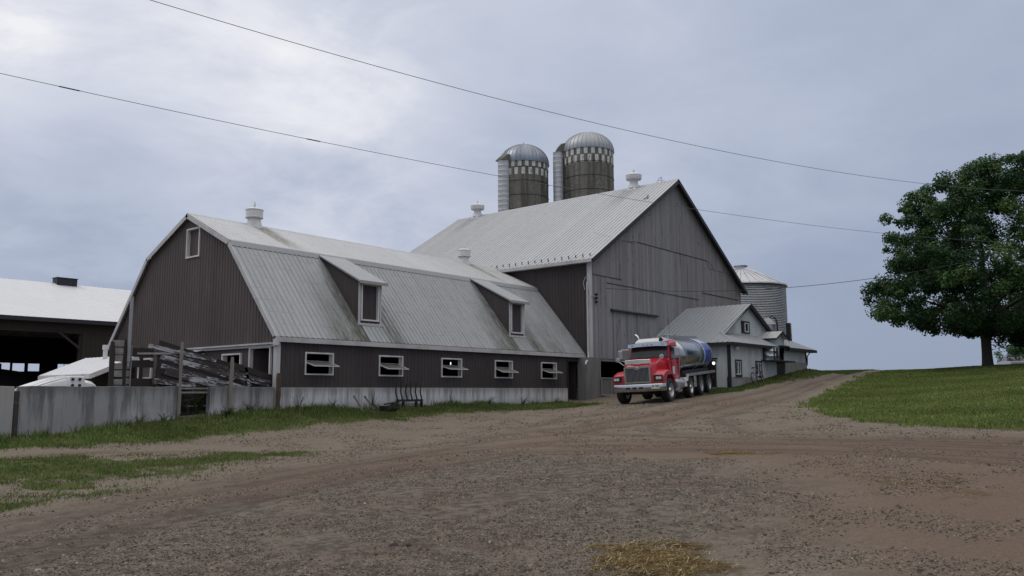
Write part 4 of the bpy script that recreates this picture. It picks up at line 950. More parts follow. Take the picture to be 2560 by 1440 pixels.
# ------------------------------------------------------------------ silos
def silo(cx, cy, r, ztop, dome_h, dome_mat, label, rows, chute_ang, rod, chute_r, hood_up, off=.55):
    z0 = tz(min(cx, 60), cy) - .1
    t = thing('silo', (cx, cy, z0), label, 'silo', 'tower silos behind the barn')
    n = 44; prof = []; kinds = []
    lv = [z0] + list(np.arange(z0 + 1.0, ztop - 2 * rows - .2, .76)) + [ztop - 2 * rows, ztop - rows - .04, ztop - rows + .04, ztop - .06, ztop]
    def mi(k, q):
        zz = (lv[k] + lv[k + 1]) / 2
        if ztop - 2 * rows < zz < ztop - rows - .04: return 1 if q % 2 == 0 else 0
        if ztop - rows + .04 < zz < ztop - .06: return 1 if q % 2 == 1 else 0
        return 0
    b = MB(); b.lathe([(r, z) for z in lv], (cx, cy, 0), n=n, m=mi); b.build('stave_wall', [MT['silo'], MT['silo_white']], t)
    b = MB(); z = z0 + 1.2
    while z < ztop - .1:
        b.lathe([(r + .004, z - .018), (r + .03, z - .018), (r + .03, z + .018), (r + .004, z + .018)], (cx, cy, 0), n=n, caps=False); z += .76 if z < ztop - 6 else 1.3
    b.build('hoops', MT['dark_trim'], t)
    b = MB(); m = 36; prof = [(r + .06, ztop - .12)]
    for k in range(10):
        a = k / 9 * math.pi / 2; prof.append(((r + .05) * math.cos(a) + .02, ztop + dome_h * math.sin(a)))
    b.lathe(prof, (cx, cy, 0), n=m)
    for q in range(36):           # raised seams
        a = 2 * math.pi * q / 36; path = [(cx + (pr + .012) * math.cos(a), cy + (pr + .012) * math.sin(a), zz + .012) for pr, zz in prof[:-1]]
        b.tube(path, .02, 4, caps=False)
    b.build('dome', dome_mat, t, smooth=30)
    if rod:
        b = MB(); b.tube([(cx, cy, ztop + dome_h - .05), (cx, cy, ztop + dome_h + .3)], .02, 6); b.lathe([(.01, .1), (.06, .16), (.01, .26)], (cx, cy, ztop + dome_h), n=8); b.build('finial', MT['black'], t)
    ca, sa = math.cos(chute_ang), math.sin(chute_ang); hx, hy = cx + (r + chute_r * off) * ca, cy + (r + chute_r * off) * sa
    b = MB(); pr = []; z = z0 + 2; zt = ztop - .15
    while z < zt: pr += [(chute_r, z), (chute_r, z + .40), (chute_r + .022, z + .43), (chute_r, z + .46)]; z += .46
    b.lathe(pr, (hx, hy, 0), n=20); b.build('chute', MT['chute'], t, smooth=50)
    # sloping hood joining chute and dome
    b = MB(); sx, sy = -sa, ca; P = lambda o, s_, z: (cx + o * ca + s_ * sx, cy + o * sa + s_ * sy, z)
    zt = pr[-1][1]; secs = []
    for o, zz in ((r + chute_r * 1.6, zt), (r + chute_r * 1.2, zt + hood_up * .45), (r + chute_r * .5, zt + hood_up * .85), (r - .30, zt + hood_up)):
        w = chute_r * 1.05; secs.append([P(o, -w, zt - .02), P(o, -w * .95, max(zt, zz - .12)), P(o, -w * .4, zz), P(o, w * .4, zz), P(o, w * .95, max(zt, zz - .12)), P(o, w, zt - .02)])
    b.loft(secs); b.build('chute_hood', MT['mossy'], t, smooth=40)
    b = MB(); px, py = cx + (r + .08) * math.cos(chute_ang - .5), cy + (r + .08) * math.sin(chute_ang - .5)
    b.tube([(px, py, z0 + 1), (px, py, ztop - .1)], .06, 6); b.build('filler_pipe', MT['trim_white'], t)
    return t
toC = math.atan2(-24.92 - 21.5, -17.37 - 41.5)
silo(41.5, 21.5, 2.30, 22.75, 1.95, MT['dome'], 'shorter dark silo with a streaked dome and white feed chute', .69, toC + R(-46), True, .52, .75)
silo(45.0, 16.6, 2.36, 23.85, 1.85, MT['dome_pale'], 'taller stained silo with a pale dome and two rows of worn white staves', .74, toC + R(-82), False, .48, .95, 1.0)

# ------------------------------------------------------------------ grain bin and its neighbours
cx, cy = 45.1, 2.1; z0 = tz(cx, cy) - .1
t = thing('grain_bin', (cx, cy, z0), 'corrugated round steel grain bin with a cone roof', 'grain bin')
b = MB(); pr = []; z = z0
while z < 9.95: pr += [(3.38, z), (3.42, z + .065)]; z += .13
b.lathe(pr, (cx, cy, 0), n=56); b.build('bin_wall', MT['bin'], t)
b = MB(); b.lathe([(3.55, 9.86), (3.52, 9.95), (.55, 11.45), (.0, 11.46)], (cx, cy, 0), n=32)
for q in range(32):
    a = 2 * math.pi * q / 32; b.tube([(cx + 3.5 * math.cos(a), cy + 3.5 * math.sin(a), 9.98), (cx + .6 * math.cos(a), cy + .6 * math.sin(a), 11.46)], .03, 4, caps=False)
rf = b.build('roof', MT['galv'], t)
b = MB(); b.lathe([(.50, 11.42), (.50, 11.62), (.56, 11.62), (.56, 11.68), (.1, 11.74)], (cx, cy, 0), n=20); b.build('fill_cap', MT['galv'], rf)
cx, cy = 39.0, -2.35; z0 = tz(cx, cy)
t = thing('hopper_tank', (cx, cy, z0), 'small galvanised tank with a cone top in front of the grain bin', 'tank')
b = MB(); b.lathe([(.58, z0 + 1.2), (.58, 6.25), (.60, 6.26), (.60, 6.30)], (cx, cy, 0), n=24); b.build('tank_body', MT['galv'], t, smooth=40)
b = MB(); b.lathe([(.63, 6.28), (.40, 6.60), (.22, 6.74), (.0, 6.78)], (cx, cy, 0), n=24); b.build('cone_lid', MT['pipe'], t, smooth=40)
b = MB(); b.tube([(cx + .15, cy - .1, 6.7), (cx + .25, cy - .25, 6.92), (cx + .45, cy - .45, 6.75), (cx + .52, cy - .52, 6.4), (cx + .52, cy - .52, 5.4)], .05, 8); b.build('filler_pipe', MT['dark_trim'], t, smooth=50)
b = MB()
for a in (0, 1.57, 3.14, 4.71): b.tube([(cx + .5 * math.cos(a), cy + .5 * math.sin(a), z0), (cx + .5 * math.cos(a), cy + .5 * math.sin(a), z0 + 1.3)], .04, 6)
b.build('leg_frame', MT['galv'], t)
cx, cy = 39.2, -3.75; z0 = tz(cx, cy)
t = thing('slatted_fan', (cx, cy, z0), 'dark upright fan box with yellowish slats behind the low shed roof', 'fan')
b = MB(); b.loft([[(cx - .12, cy - .16, z), (cx + .16 + e, cy - .16, z), (cx + .16 + e, cy + .1, z), (cx - .12, cy + .1, z)] for z, e in ((z0, .16), (4.9, .12), (5.3, .06), (6.35, 0))]); b.build('fan_box', MT['black'], t)
for k in range(9):
    b = MB(); z = 5.25 + k * .125; b.hexa([(cx - .09, cy - .22, z), (cx + .15, cy - .22, z), (cx + .15, cy - .16, z + .03), (cx - .09, cy - .16, z + .03), (cx - .09, cy - .22, z + .035), (cx + .15, cy - .22, z + .035), (cx + .15, cy - .16, z + .06), (cx - .09, cy - .16, z + .06)]); b.build('slat', MT['straw_pale'], t)

# ------------------------------------------------------------------ milk house
MH = thing('milk_house', (30, -3, 2.0), 'pale grey sided milk house with a gable and a hipped front roof', 'building')
def make_milk():
    yf, yg, x0, x1, rx, rz, ez = -5.6, -4.6, 25.32, 32.05, 30.36, 6.88, 4.28
    sl = (rz - ez) / (rx - 24.95)
    W1, W2 = (26.09, 26.78, 2.55, 3.30), (28.93, 29.66, 2.55, 3.30)
    w = MB(); w.ribbed((0, yf, 0), (1, 0, 0), (0, 0, 1), (0, -1, 0), x0, 30.0, lambda x: 2.42 if x < 28.6 else 2.2, 4.34, .23, .05, .015, cuts=[W1, W2])
    w.ribbed((0, yf, 0), (1, 0, 0), (0, 0, 1), (0, -1, 0), 30.0, 32.05, 2.2, 3.40, .23, .05, .015)
    w.ribbed((0, yf + .9, 0), (1, 0, 0), (0, 0, 1), (0, -1, 0), 30.0, 33.3, 3.4, 4.6, .23, .05, .015); w.build('front_wall', MT['milk_wall'], MH)
    w = MB(); w.ribbed((x0, 0, 0), (0, 1, 0), (0, 0, 1), (-1, 0, 0), yf, -.5, 1.80, 4.4, .23, .05, .015, cuts=[(-4.72, -3.7, 1.0, 3.25)]); w.build('side_wall', MT['milk_wall'], MH)
    w = MB(); w.ribbed((0, yg, 0), (1, 0, 0), (0, 0, 1), (0, -1, 0), 26.2, 34.5, 4.7, lambda x: max(4.7, rz - abs(x - rx) * sl - .04), .23, .05, .015, cuts=[(29.42, 30.42, 5.17, 5.75)]); w.build('gable_wall', MT['milk_wall'], MH)
    w = MB(); w.box((x0 + .0, yf + .005, 1.2), (30.0, yf + .2, 2.419)); w.box((x0 + .02, yf + .2, 1.2), (x0 + .2, -.5, 1.79)); w.build('foundation', MT['block'], MH)
    # roofs
    v = Vector((rx - 24.95, 0, rz - ez)); SL = v.length; v.normalize(); n = Vector((-v.z, 0, v.x)); v2 = Vector((-v.x, 0, v.z)); n2 = Vector((v.z, 0, v.x))
    ye = yf - .35; yk = yg - .25
    # hip line runs from the gable's foot to the outer eave corner
    sk = 26.3; kfoot = (sk - 24.95) / v.x
    lo = lambda y: 0 if y > yk else 0
    hi = lambda y: SL if y > yk - 1e-3 else max(.0, kfoot * (y - ye) / (yk - ye))
    r = MB(); r.ribbed((24.95, 0, ez + .03), (0, 1, 0), v, n, yk, -.5, 0, SL, .30, .08, .042); r.ribbed((24.95, 0, ez + .03), (0, 1, 0), v, n, ye, yk, 0, hi, .30, .08, .042)
    r.ribbed((2 * rx - 24.95, 0, ez + .03), (0, 1, 0), v2, n2, yk, -.5, 0, SL, .24, .06, .022); rf = r.build('roof', MT['roof_milk'], MH)
    r = MB(); vs = Vector((0, yg - ye, 4.97 - ez)); LS = vs.length; vs.normalize(); ns = Vector((0, -vs.z, vs.y))
    def lo2(x): return 0
    def hi2(x): return LS * min(1, max(0, (x - 24.95) / (sk - 24.95)))
    r.ribbed((0, ye, ez + .03), (1, 0, 0), vs, ns, 24.95, 31.75, 0, hi2, .24, .06, .02); r.build('skirt_roof', MT['roof_milk'], MH)
    r = MB()
    for vv, nn, bx in ((v, n, 24.95), (v2, n2, 2 * rx - 24.95)):
        a = Vector((bx, yk, ez + .02)) + vv * (kfoot if bx < 26 else .9); e = Vector((rx, yk, rz + .02))
        hh = .10 if bx < 26 else .22
        r.prism([a + nn * .02, e + nn * .02, e - nn * hh, a - nn * hh], (0, -.04, 0)); r.prism([a - nn * .01, e - nn * .01, e - nn * .05, a - nn * .05], (0, .26, 0))
    r.build('rake_board', MT['dark_trim'], MH)
    r = MB(); r.box((24.92, ye - .04, ez - .12), (31.75, ye, ez + .03)); r.box((24.90, ye - .04, ez - .12), (24.94, -.5, ez + .03)); r.box((24.95, ye, ez - .1), (31.75, yf - .02, ez - .07)); r.box((24.95, yf, ez - .1), (x0 - .02, -.5, ez - .07)); r.build('fascia', MT['dark_trim'], MH)
    r = MB(); r.box((x0 - .06, yf - .06, 1.82), (x0 + .07, yf - .02, ez - .1)); r.box((x0 - .06, yf - .019, 1.82), (x0 - .018, yf + .1, ez - .1)); r.build('corner_trim', MT['dark_trim'], MH); r = MB(); r.tube([(29.75, yf - .3, ez - .1), (29.85, yf - .12, ez - .3), (29.88, yf - .1, 3.5), (29.6, yf - .08, 3.42)], .04, 8); r.build('downspout', MT['dark_trim'], MH)
    r = MB(); r.lathe([(.03, -.1), (.09, -.06), (.10, .06), (.05, .12)], (26.0, yf - .15, 4.0), n=10); r.box((25.97, yf - .14, 4.08), (26.03, yf - .015, 4.14)); r.build('wall_lamp', MT['trim_white'], MH, smooth=40)
    for W in (W1, W2):
        f = MB(); x_0, x_1, z0, z1 = W; t = .09
        f.box((x_0 - t, yf - .04, z0 - t - .05), (x_1 + t, yf + .04, z0)); f.box((x_0 - t, yf - .04, z1), (x_1 + t, yf + .04, z1 + t)); f.box((x_0 - t, yf - .04, z0), (x_0, yf + .04, z1)); f.box((x_1, yf - .04, z0), (x_1 + t, yf + .04, z1)); o = f.build('window', MT['dark_trim'], MH)
        f = MB(); t = .05; xm = (x_0 + x_1) / 2
        for a, e in ((x_0, x_0 + t), (xm - .03, xm + .03), (x_1 - t, x_1)): f.box((a, yf - .015, z0), (e, yf + .03, z1))
        f.box((x_0 + t, yf - .015, z0), (xm - .03, yf + .03, z0 + t)); f.box((x_0 + t, yf - .015, z1 - t), (xm - .03, yf + .03, z1)); f.box((xm + .03, yf - .015, z0), (x_1 - t, yf + .03, z0 + t)); f.box((xm + .03, yf - .015, z1 - t), (x_1 - t, yf + .03, z1)); f.build('sash', MT['trim_white'], o)
        f = MB(); f.box((x_0, yf + .035, z0), (x_1, yf + .045, z1)); f.build('pane', MT['glass'], o)
    f = MB(); a, e, z0, z1 = 29.42, 30.42, 5.17, 5.75; t = .08; Y = yg
    f.box((a - t, Y - .05, z0 - t), (e + t, Y + .03, z0)); f.box((a - t, Y - .05, z1), (e + t, Y + .03, z1 + t)); f.box((a - t, Y - .05, z0), (a, Y + .03, z1)); f.box((e, Y - .05, z0), (e + t, Y + .03, z1)); o = f.build('window', MT['dark_trim'], MH)
    f = MB(); f.box((a + .42, Y - .03, z0), (a + .50, Y + .02, z1)); f.box((e - .07, Y - .03, z0), (e, Y + .02, z1)); f.box((a + .5, Y - .03, z0), (e - .07, Y + .02, z0 + .06)); f.box((a + .5, Y - .03, z1 - .06), (e - .07, Y + .02, z1)); f.build('sash', MT['trim_white'], o); f = MB(); f.box((a, Y + .03, z0), (e, Y + .04, z1)); f.build('pane', MT['glass'], o)
    # side door (dark) behind the tanker
    f = MB(); f.box((x0 - .03, -4.80, 1.8), (x0 + .05, -4.72, 3.33)); f.box((x0 - .03, -3.70, 1.8), (x0 + .05, -3.62, 3.33)); f.box((x0 - .03, -4.72, 3.25), (x0 + .05, -3.70, 3.33)); o = f.build('door', MT['dark_trim'], MH); f = MB(); f.box((x0 + .06, -4.72, 1.8), (x0 + .10, -3.70, 3.25)); f.build('door_leaf', MT['black'], o)
    f = MB(); f.box((x0 - .35, -4.9, 3.40), (x0 - .016, -3.5, 3.47)); f.build('door_hood', MT['dark_trim'], MH)
    # loft doorway above the platform and cellar door below it
    f = MB(); f.box((32.08, yf - .02, 2.3), (33.22, yf + .03, 3.38)); f.build('lower_door', MT['black'], MH)
    f = MB(); f.box((32.2, yf + .2, 3.47), (33.3, yf + .25, 4.35)); f.build('loft_door', MT['black'], MH)
    # platform with diagonal brace
    f = MB(); f.box((29.9, yf - .75, 3.38), (33.3, yf - .02, 3.46)); f.box((30.05, yf - .70, 3.46), (30.12, yf - .63, 4.25)); f.bar((30.1, yf - .66, 4.0), (31.3, yf - .66, 3.46), .05, .05); f.bar((30.1, yf - .66, 3.46), (31.0, yf - .66, 3.6), .05, .05); f.build('platform', MT['dark_trim'], MH)
    # little gable over the loft door
    f = MB(); gx, gz, ge, yq = 32.62, 5.32, 4.84, yf - .25
    for s_ in (-1, 1):
        d = Vector((-s_ * 1.05, 0, gz - ge)); L = d.length; d.normalize(); nn = Vector((s_ * d.z, 0, abs(d.x)))
        f.ribbed((gx + s_ * 1.05, 0, ge), (0, 1, 0), d, nn, yq, -2.6, 0, L, .24, .06, .018)
    f.build('porch_roof', MT['roof_up'], MH)
    f = MB(); f.ribbed((0, yf, 0), (1, 0, 0), (0, 0, 1), (0, -1, 0), 31.7, 33.5, 4.30, lambda x: gz - .04 - abs(x - gx) * (gz - ge) / 1.05, .23, .05, .012); f.ribbed((31.7, 0, 0), (0, 1, 0), (0, 0, 1), (-1, 0, 0), yf, -3.5, 4.3, 4.86, .23); f.build('porch_wall', MT['milk_wall'], MH)
    f = MB(); f.prism([(gx - 1.07, yq, ge - .01), (gx, yq, gz + .0), (gx + 1.07, yq, ge - .01), (gx + 1.07, yq, ge - .15), (gx, yq, gz - .13), (gx - 1.07, yq, ge - .10)], (0, -.03, 0)); f.box((gx - 1.10, yq, ge - .10), (gx - 1.06, -3.2, ge)); f.build('porch_fascia', MT['dark_trim'], MH)
    f = MB(); f.box((31.85, yf - .45, 4.32), (33.2, yf - .02, 4.40)); f.box((33.12, yf - .1, 3.95), (33.16, yf - .06, 4.32)); f.build('door_canopy', MT['black'], MH)
make_milk()
t = thing('metal_tank', (31.05, -5.35, 3.46), 'short pale metal tank standing on the black bracketed platform', 'tank')
b = MB(); b.lathe([(.70, 3.47), (.70, 3.70), (.715, 3.72), (.70, 3.74), (.70, 4.0), (.715, 4.02), (.70, 4.04), (.70, 4.24)], (31.05, -5.45, 0), n=28); b.build('tank_body', MT['alu'], t, smooth=40)
b = MB(); b.tube([(30.85, -6.16, 3.6), (30.85, -6.16, 4.2)], .03, 6); b.build('gauge_pipe', MT['dark_trim'], t)
SH = thing('low_shed', (35.3, -4, 2.9), 'low grey shed on a block base at the uphill end', 'shed')
b = MB(); b.ribbed((0, -5.6, 0), (1, 0, 0), (0, 0, 1), (0, -1, 0), 33.32, 37.15, 3.47, 4.32, .23, .05, .015); b.ribbed((37.15, 0, 0), (0, 1, 0), (0, 0, 1), (1, 0, 0), -5.6, -2.6, 3.47, lambda y: 5.0 - abs(y + 4.18) * .41, .23, .05, .015); b.build('wall', MT['milk_wall'], SH)
b = MB(); b.box((33.3, -5.66, 2.2), (37.19, -2.6, 3.465)); b.build('block_base', MT['block'], SH)
b = MB(); v = Vector((0, 1.8, .74)); L = v.length; v.normalize(); n = Vector((0, -v.z, v.y)); b.ribbed((0, -5.98, 4.33), (1, 0, 0), v, n, 33.25, 38.15, 0, L, .24, .06, .02)
v2 = Vector((0, -v.y, v.z)); b.ribbed((0, -2.38, 4.33), (1, 0, 0), v2, Vector((0, v.z, v.y)), 33.25, 38.15, 0, L, .24, .06, .02); b.build('roof', MT['roof_milk'], SH)
b = MB(); b.box((33.25, -6.03, 4.14), (38.19, -5.99, 4.32)); b.prism([(38.16, -5.99, 4.32), (38.16, -4.18, 5.06), (38.16, -2.4, 4.32), (38.16, -2.4, 4.18), (38.16, -4.18, 4.90), (38.16, -5.99, 4.14)], (.03, 0, 0)); b.box((33.3, -5.98, 4.15), (38.15, -5.62, 4.17)); b.build('fascia', MT['dark_trim'], SH)
b = MB(); b.box((37.12, -5.66, 3.47), (37.2, -5.58, 4.3)); b.build('corner_trim', MT['dark_trim'], SH); b = MB(); b.tube([(37.16, -5.9, 4.15), (37.2, -5.7, 3.9), (37.2, -5.68, 3.3)], .035, 6); b.build('downspout', MT['dark_trim'], SH)
p = (25.02, -4.80, 3.17); t = thing('yard_lamp', p, 'bright round white lamp glowing by the milk house door behind the tanker', 'lamp')
b = MB(); b.lathe([(0, -.09), (.06, -.07), (.085, 0), (.06, .07), (0, .09)], p, n=14); b.build('lamp_globe', MT['lit'], t, smooth=True)
b = MB(); b.tube([(p[0] + .06, p[1], p[2]), (p[0] + .28, p[1], p[2] + .05)], .03, 6); b.build('bracket', MT['black'], t)

# ------------------------------------------------------------------ concrete yard walls
def wall(x0, x1, mat, label, y=-.05, top=1.835, cat='wall'):
    b = MB(); n = 24; secs = []
    for k in range(n + 1):
        x = x0 + (x1 - x0) * k / n; zt = top + .008 * math.sin(x * 3.1) + .006 * math.sin(x * 7.7); zb = tz(x, 0) - .4
        secs.append([(x, y, zb), (x, y, zt), (x, y + .24, zt), (x, y + .24, zb)])
    b.loft(secs); o = b.build('concrete_wall', mat, origin=(0, 0, 0), bevel=.012); return tag(o, label, cat, 'concrete yard walls beside the brown barn')
wall(-8.30, -3.58, MT['yard_wall'], 'long stained concrete wall left of the weedy gap')
wall(-2.56, -.10, MT['yard_wall'], 'short streaked concrete wall between the weedy gap and the barn corner')
wall(-16, -8.44, MT['yard_wall_pale'], 'paler concrete wall end at the left edge of the photo', y=-.09)
b = MB(); b.box((-8.43, -.10, .38), (-8.31, .1, 1.70)); o = b.build('joint_board', MT['peel_dark'], origin=(-8.37, 0, .38)); tag(o, 'weathered upright board wedged in the joint of the concrete wall', 'board')

# ------------------------------------------------------------------ loading chute, posts, plank stack
CH = thing('loading_chute', (-2.1, .6, .9), 'slanting livestock chute of peeling white and brown boards beside the barn gable', 'cattle chute')
def make_chute():
    rr = random.Random(4)
    def side(y, n, mat, zl, zr, xl, xr, pitch, w):
        for k in range(n):
            b = MB(); a0 = xl + rr.uniform(-.15, .2); e = xr + rr.uniform(-.05, .05); z0 = zl - pitch * k + rr.uniform(-.04, .04); z1 = zr - pitch * k + rr.uniform(-.07, .05); ww = w * rr.uniform(.9, 1.1)
            b.hexa([(a0, y, z0 - ww), (e, y, z1 - ww), (e, y + .03, z1 - ww), (a0, y + .03, z0 - ww), (a0 + .05, y, z0), (e, y, z1), (e, y + .03, z1), (a0 + .05, y + .03, z0)]); b.build('board', (MT['peel_dark'], mat, mat, mat, MT['peel_dark'], MT['peel_dark'])[k] if y < 1 else mat, CH)
    side(.30, 6, MT['peel'], 3.10, 2.20, -4.15, .0, .25, .17)
    side(1.55, 5, MT['dark_wood'], 3.36, 2.36, -3.6, .35, .26, .24)
    for (xa, za, xb, zb, w_, mt_) in ((-4.55, 3.12, -2.2, 2.72, .13, 'peel'), (-4.9, 2.86, -3.75, 2.90, .06, 'grey_board'), (-1.7, 2.62, .15, 2.12, .20, 'dark_wood'), (-1.5, 2.30, .05, 1.98, .12, 'peel'), (-4.3, 2.02, -2.9, 1.88, .16, 'peel'), (-1.05, 2.5, -.9, 1.86, .10, 'peel')):
        b = MB(); b.bar((xa, .285, za), (xb, .285, zb), .025, w_); b.build('loose_board', MT[mt_], CH)
    for x, z0, z1 in ((-4.2, 1.0, 3.12), (-2.75, .9, 2.85), (-1.05, .9, 2.4)):
        for y in (.335, 1.48): b = MB(); b.box((x, y, z0), (x + .1, y + .06, z1)); b.build('batten', MT['dark_wood'], CH)
    b = MB(); b.hexa([(-4.1, .4, 1.9), (.2, .4, 1.0), (.2, 1.5, 1.0), (-4.1, 1.5, 1.9), (-4.1, .4, 1.96), (.2, .4, 1.06), (.2, 1.5, 1.06), (-4.1, 1.5, 1.96)]); b.build('ramp_floor', MT['dark_wood'], CH)
    b = MB()
    for k, (z, w) in enumerate(((3.05, .28), (2.66, .22), (2.10, .3), (1.8, .2))): b.box((-5.02, .62, z - w), (-4.2, .66, z + .0))
    b.box((-5.0, .66, .7), (-4.9, .74, 3.3)); b.build('rear_boards', MT['dark_wood'], CH)
    b = MB(); b.box((-3.6, .10, 1.62), (-2.5, .13, 1.68)); b.box((-3.6, .10, 1.76), (-2.5, .13, 1.80)); b.build('gap_rail', MT['grey_board'], CH)
    b = MB()
    for k in range(5): b.box((-3.75, .34 + .01 * (k % 2), .62 + k * .2), (-2.4, .38 + .01 * (k % 2), .80 + k * .2))
    b.build('gap_backdrop', MT['dark_wood'], CH)  # dark backdrop boards added to keep the wall gap dark
make_chute()
def post(x, y, z0, z1, r, mat, label, lean=(0, 0), name='fence_post'):
    b = MB(); rr = random.Random(x); n = 7; b.tube([(x + lean[0] * k / n + rr.uniform(-.008, .008), y + lean[1] * k / n, z0 + (z1 - z0) * k / n) for k in range(n + 1)], [r * rr.uniform(.85, 1.1) * (1 if k < n else .7) for k in range(n + 1)], 8)
    tag(b.build(name, mat, origin=(x, y, z0), smooth=50), label, 'post', 'posts along the concrete wall')
post(-3.68, -.13, .7, 3.26, .055, MT['old_post'], 'tall pale weathered post standing at the left side of the weedy gap', (.02, 0))
post(-1.88, -.13, .75, 2.83, .07, MT['old_post'], 'mossy weathered post midway along the short streaked wall', (.04, 0))
post(-.02, -.15, .95, 2.32, .085, MT['rust_post'], 'rusty brown short post right at the barn corner', (.03, 0))
post(-5.64, .36, .6, 3.20, .085, MT['dark_wood'], 'dark square-topped post left of the stacked planks')
post(-5.22, .42, .6, 3.30, .07, MT['dark_wood'], 'dark post between the stacked planks and the metal pipe')
b = MB(); b.tube([(-5.16, .30, 2.6), (-5.14, .32, 4.62)], .052, 12); b.tube([(-5.16, .30, 2.6), (-5.17, .30, 2.45)], .035, 10); tag(b.build('metal_pipe', MT['pipe'], origin=(-5.16, .3, 2.45), smooth=50), 'tall plain grey pipe rising above the plank panel', 'pipe')
PL = thing('plank_panel', (-5.4, .42, .6), 'gapped panel of grey horizontal planks above the concrete wall', 'fence panel')
rr = random.Random(2)
for k in range(7):
    z = 1.66 + k * .235; b = MB(); b.box((-5.60, .40 + rr.uniform(-.01, .01), z), (-5.24, .44, z + .19 + rr.uniform(-.02, .02))); b.box((-5.19, .47, z + .02), (-5.02, .50, z + .2)); b.build('plank', MT['grey_board'], PL)
b = MB(); b.tube([(-5.02, .42, 1.6), (-5.02, .42, 3.12)], .02, 6); b.build('edge_rod', MT['pipe'], PL)

# ------------------------------------------------------------------ white hutch lid, low white roof, pole barn
HU = thing('calf_hutch', (-6.8, 1.0, .45), 'white moulded plastic hutch with round ports showing above the concrete wall', 'calf hutch')
b = MB(); cxh, cyh = -6.75, 1.35
secs = []
for u in np.linspace(-1, 1, 17):
    x = cxh + u * (1.08 if u < 0 else .95); hgt = 2.15 - (.33 * abs(u) ** 1.25 if u < 0 else .17 * u ** 1.6) - (.05 if abs(u) > .99 else 0); w = .62 * (1 - .15 * abs(u) ** 3)
    secs.append([(x, cyh - w, .45), (x, cyh - w, hgt - .30), (x, cyh - w * .92, hgt - .12), (x, cyh - w * .55, hgt - .02), (x, cyh, hgt), (x, cyh + w * .55, hgt - .02), (x, cyh + w * .92, hgt - .12), (x, cyh + w, hgt - .3), (x, cyh + w, .45)])
b.loft(secs); b.build('hutch_shell', MT['white_plastic'], HU, smooth=40)
b = MB()
for dy, dz in ((-.50, -.06), (-.36, -.02), (-.22, .0)):
    b.tube([(cxh + u * 1.0, cyh + dy, 2.15 - (.33 * abs(u) ** 1.25 if u < 0 else .17 * u ** 1.6) + dz) for u in np.linspace(-.95, .1, 10)], .02, 6)
b.build('moulded_rib', MT['white_plastic'], HU, smooth=50)
b = MB(); b.hexa([(-6.72, .66, 1.7), (-6.24, .66, 1.7), (-6.24, .85, 1.7), (-6.72, .85, 1.7), (-6.70, .68, 2.14), (-6.26, .68, 2.14), (-6.26, .95, 2.14), (-6.70, .95, 2.14)]); b.build('port_plate', MT['white_plastic'], HU, bevel=.03)
for x in (-6.62, -6.42):
    for z in (2.05, 1.87):
        b = MB(); b.lathe([(.035, -.03), (.042, -.03), (.042, .02), (.0, .02)], (x, .66, z), axis='y', n=14); b.build('port', MT['black'], HU)
LR = thing('feed_shelter', (-4.6, 3.6, .6), 'low lean-to with a plain white roof behind the white hutch', 'shelter')
ex = lambda y: -5.75 + (y - 1.5) * .0
v = Vector((1.55, 0, .655)); L = v.length; v.normalize(); n = Vector((-v.z, 0, v.x)); b = MB()
b.ribbed((-5.55, 0, 2.25), (0, 1, 0), v, n, 2.0, 5.9, 0, L, .3, .06, .012); b.build('roof', MT['roof_white'], LR)
b = MB(); b.box((-5.58, 2.0, 2.10), (-5.55, 5.9, 2.25)); a = Vector((-5.55, 1.98, 2.25)); e = a + v * L; b.prism([a, e, e - Vector((0, 0, .16)), a - Vector((0, 0, .16))], (0, .02, 0)); b.build('fascia', MT['trim_white'], LR)
b = MB(); b.box((-5.4, 5.7, .4), (-4.0, 5.75, 2.3)); b.box((-4.05, 2.1, .4), (-4.0, 5.7, 2.85)); b.box((-5.45, 5.6, .4), (-5.35, 5.7, 2.25)); b.box((-5.45, 2.1, .4), (-5.35, 2.2, 2.22)); b.build('shelter_wall', MT['dark_wood'], LR)
b = MB(); b.box((-4.25, 3.94, 2.72), (-4.14, 4.05, 3.14)); b.box((-4.27, 3.92, 3.14), (-4.12, 4.07, 3.30)); b.build('vent_stack', MT['white_metal'], LR)

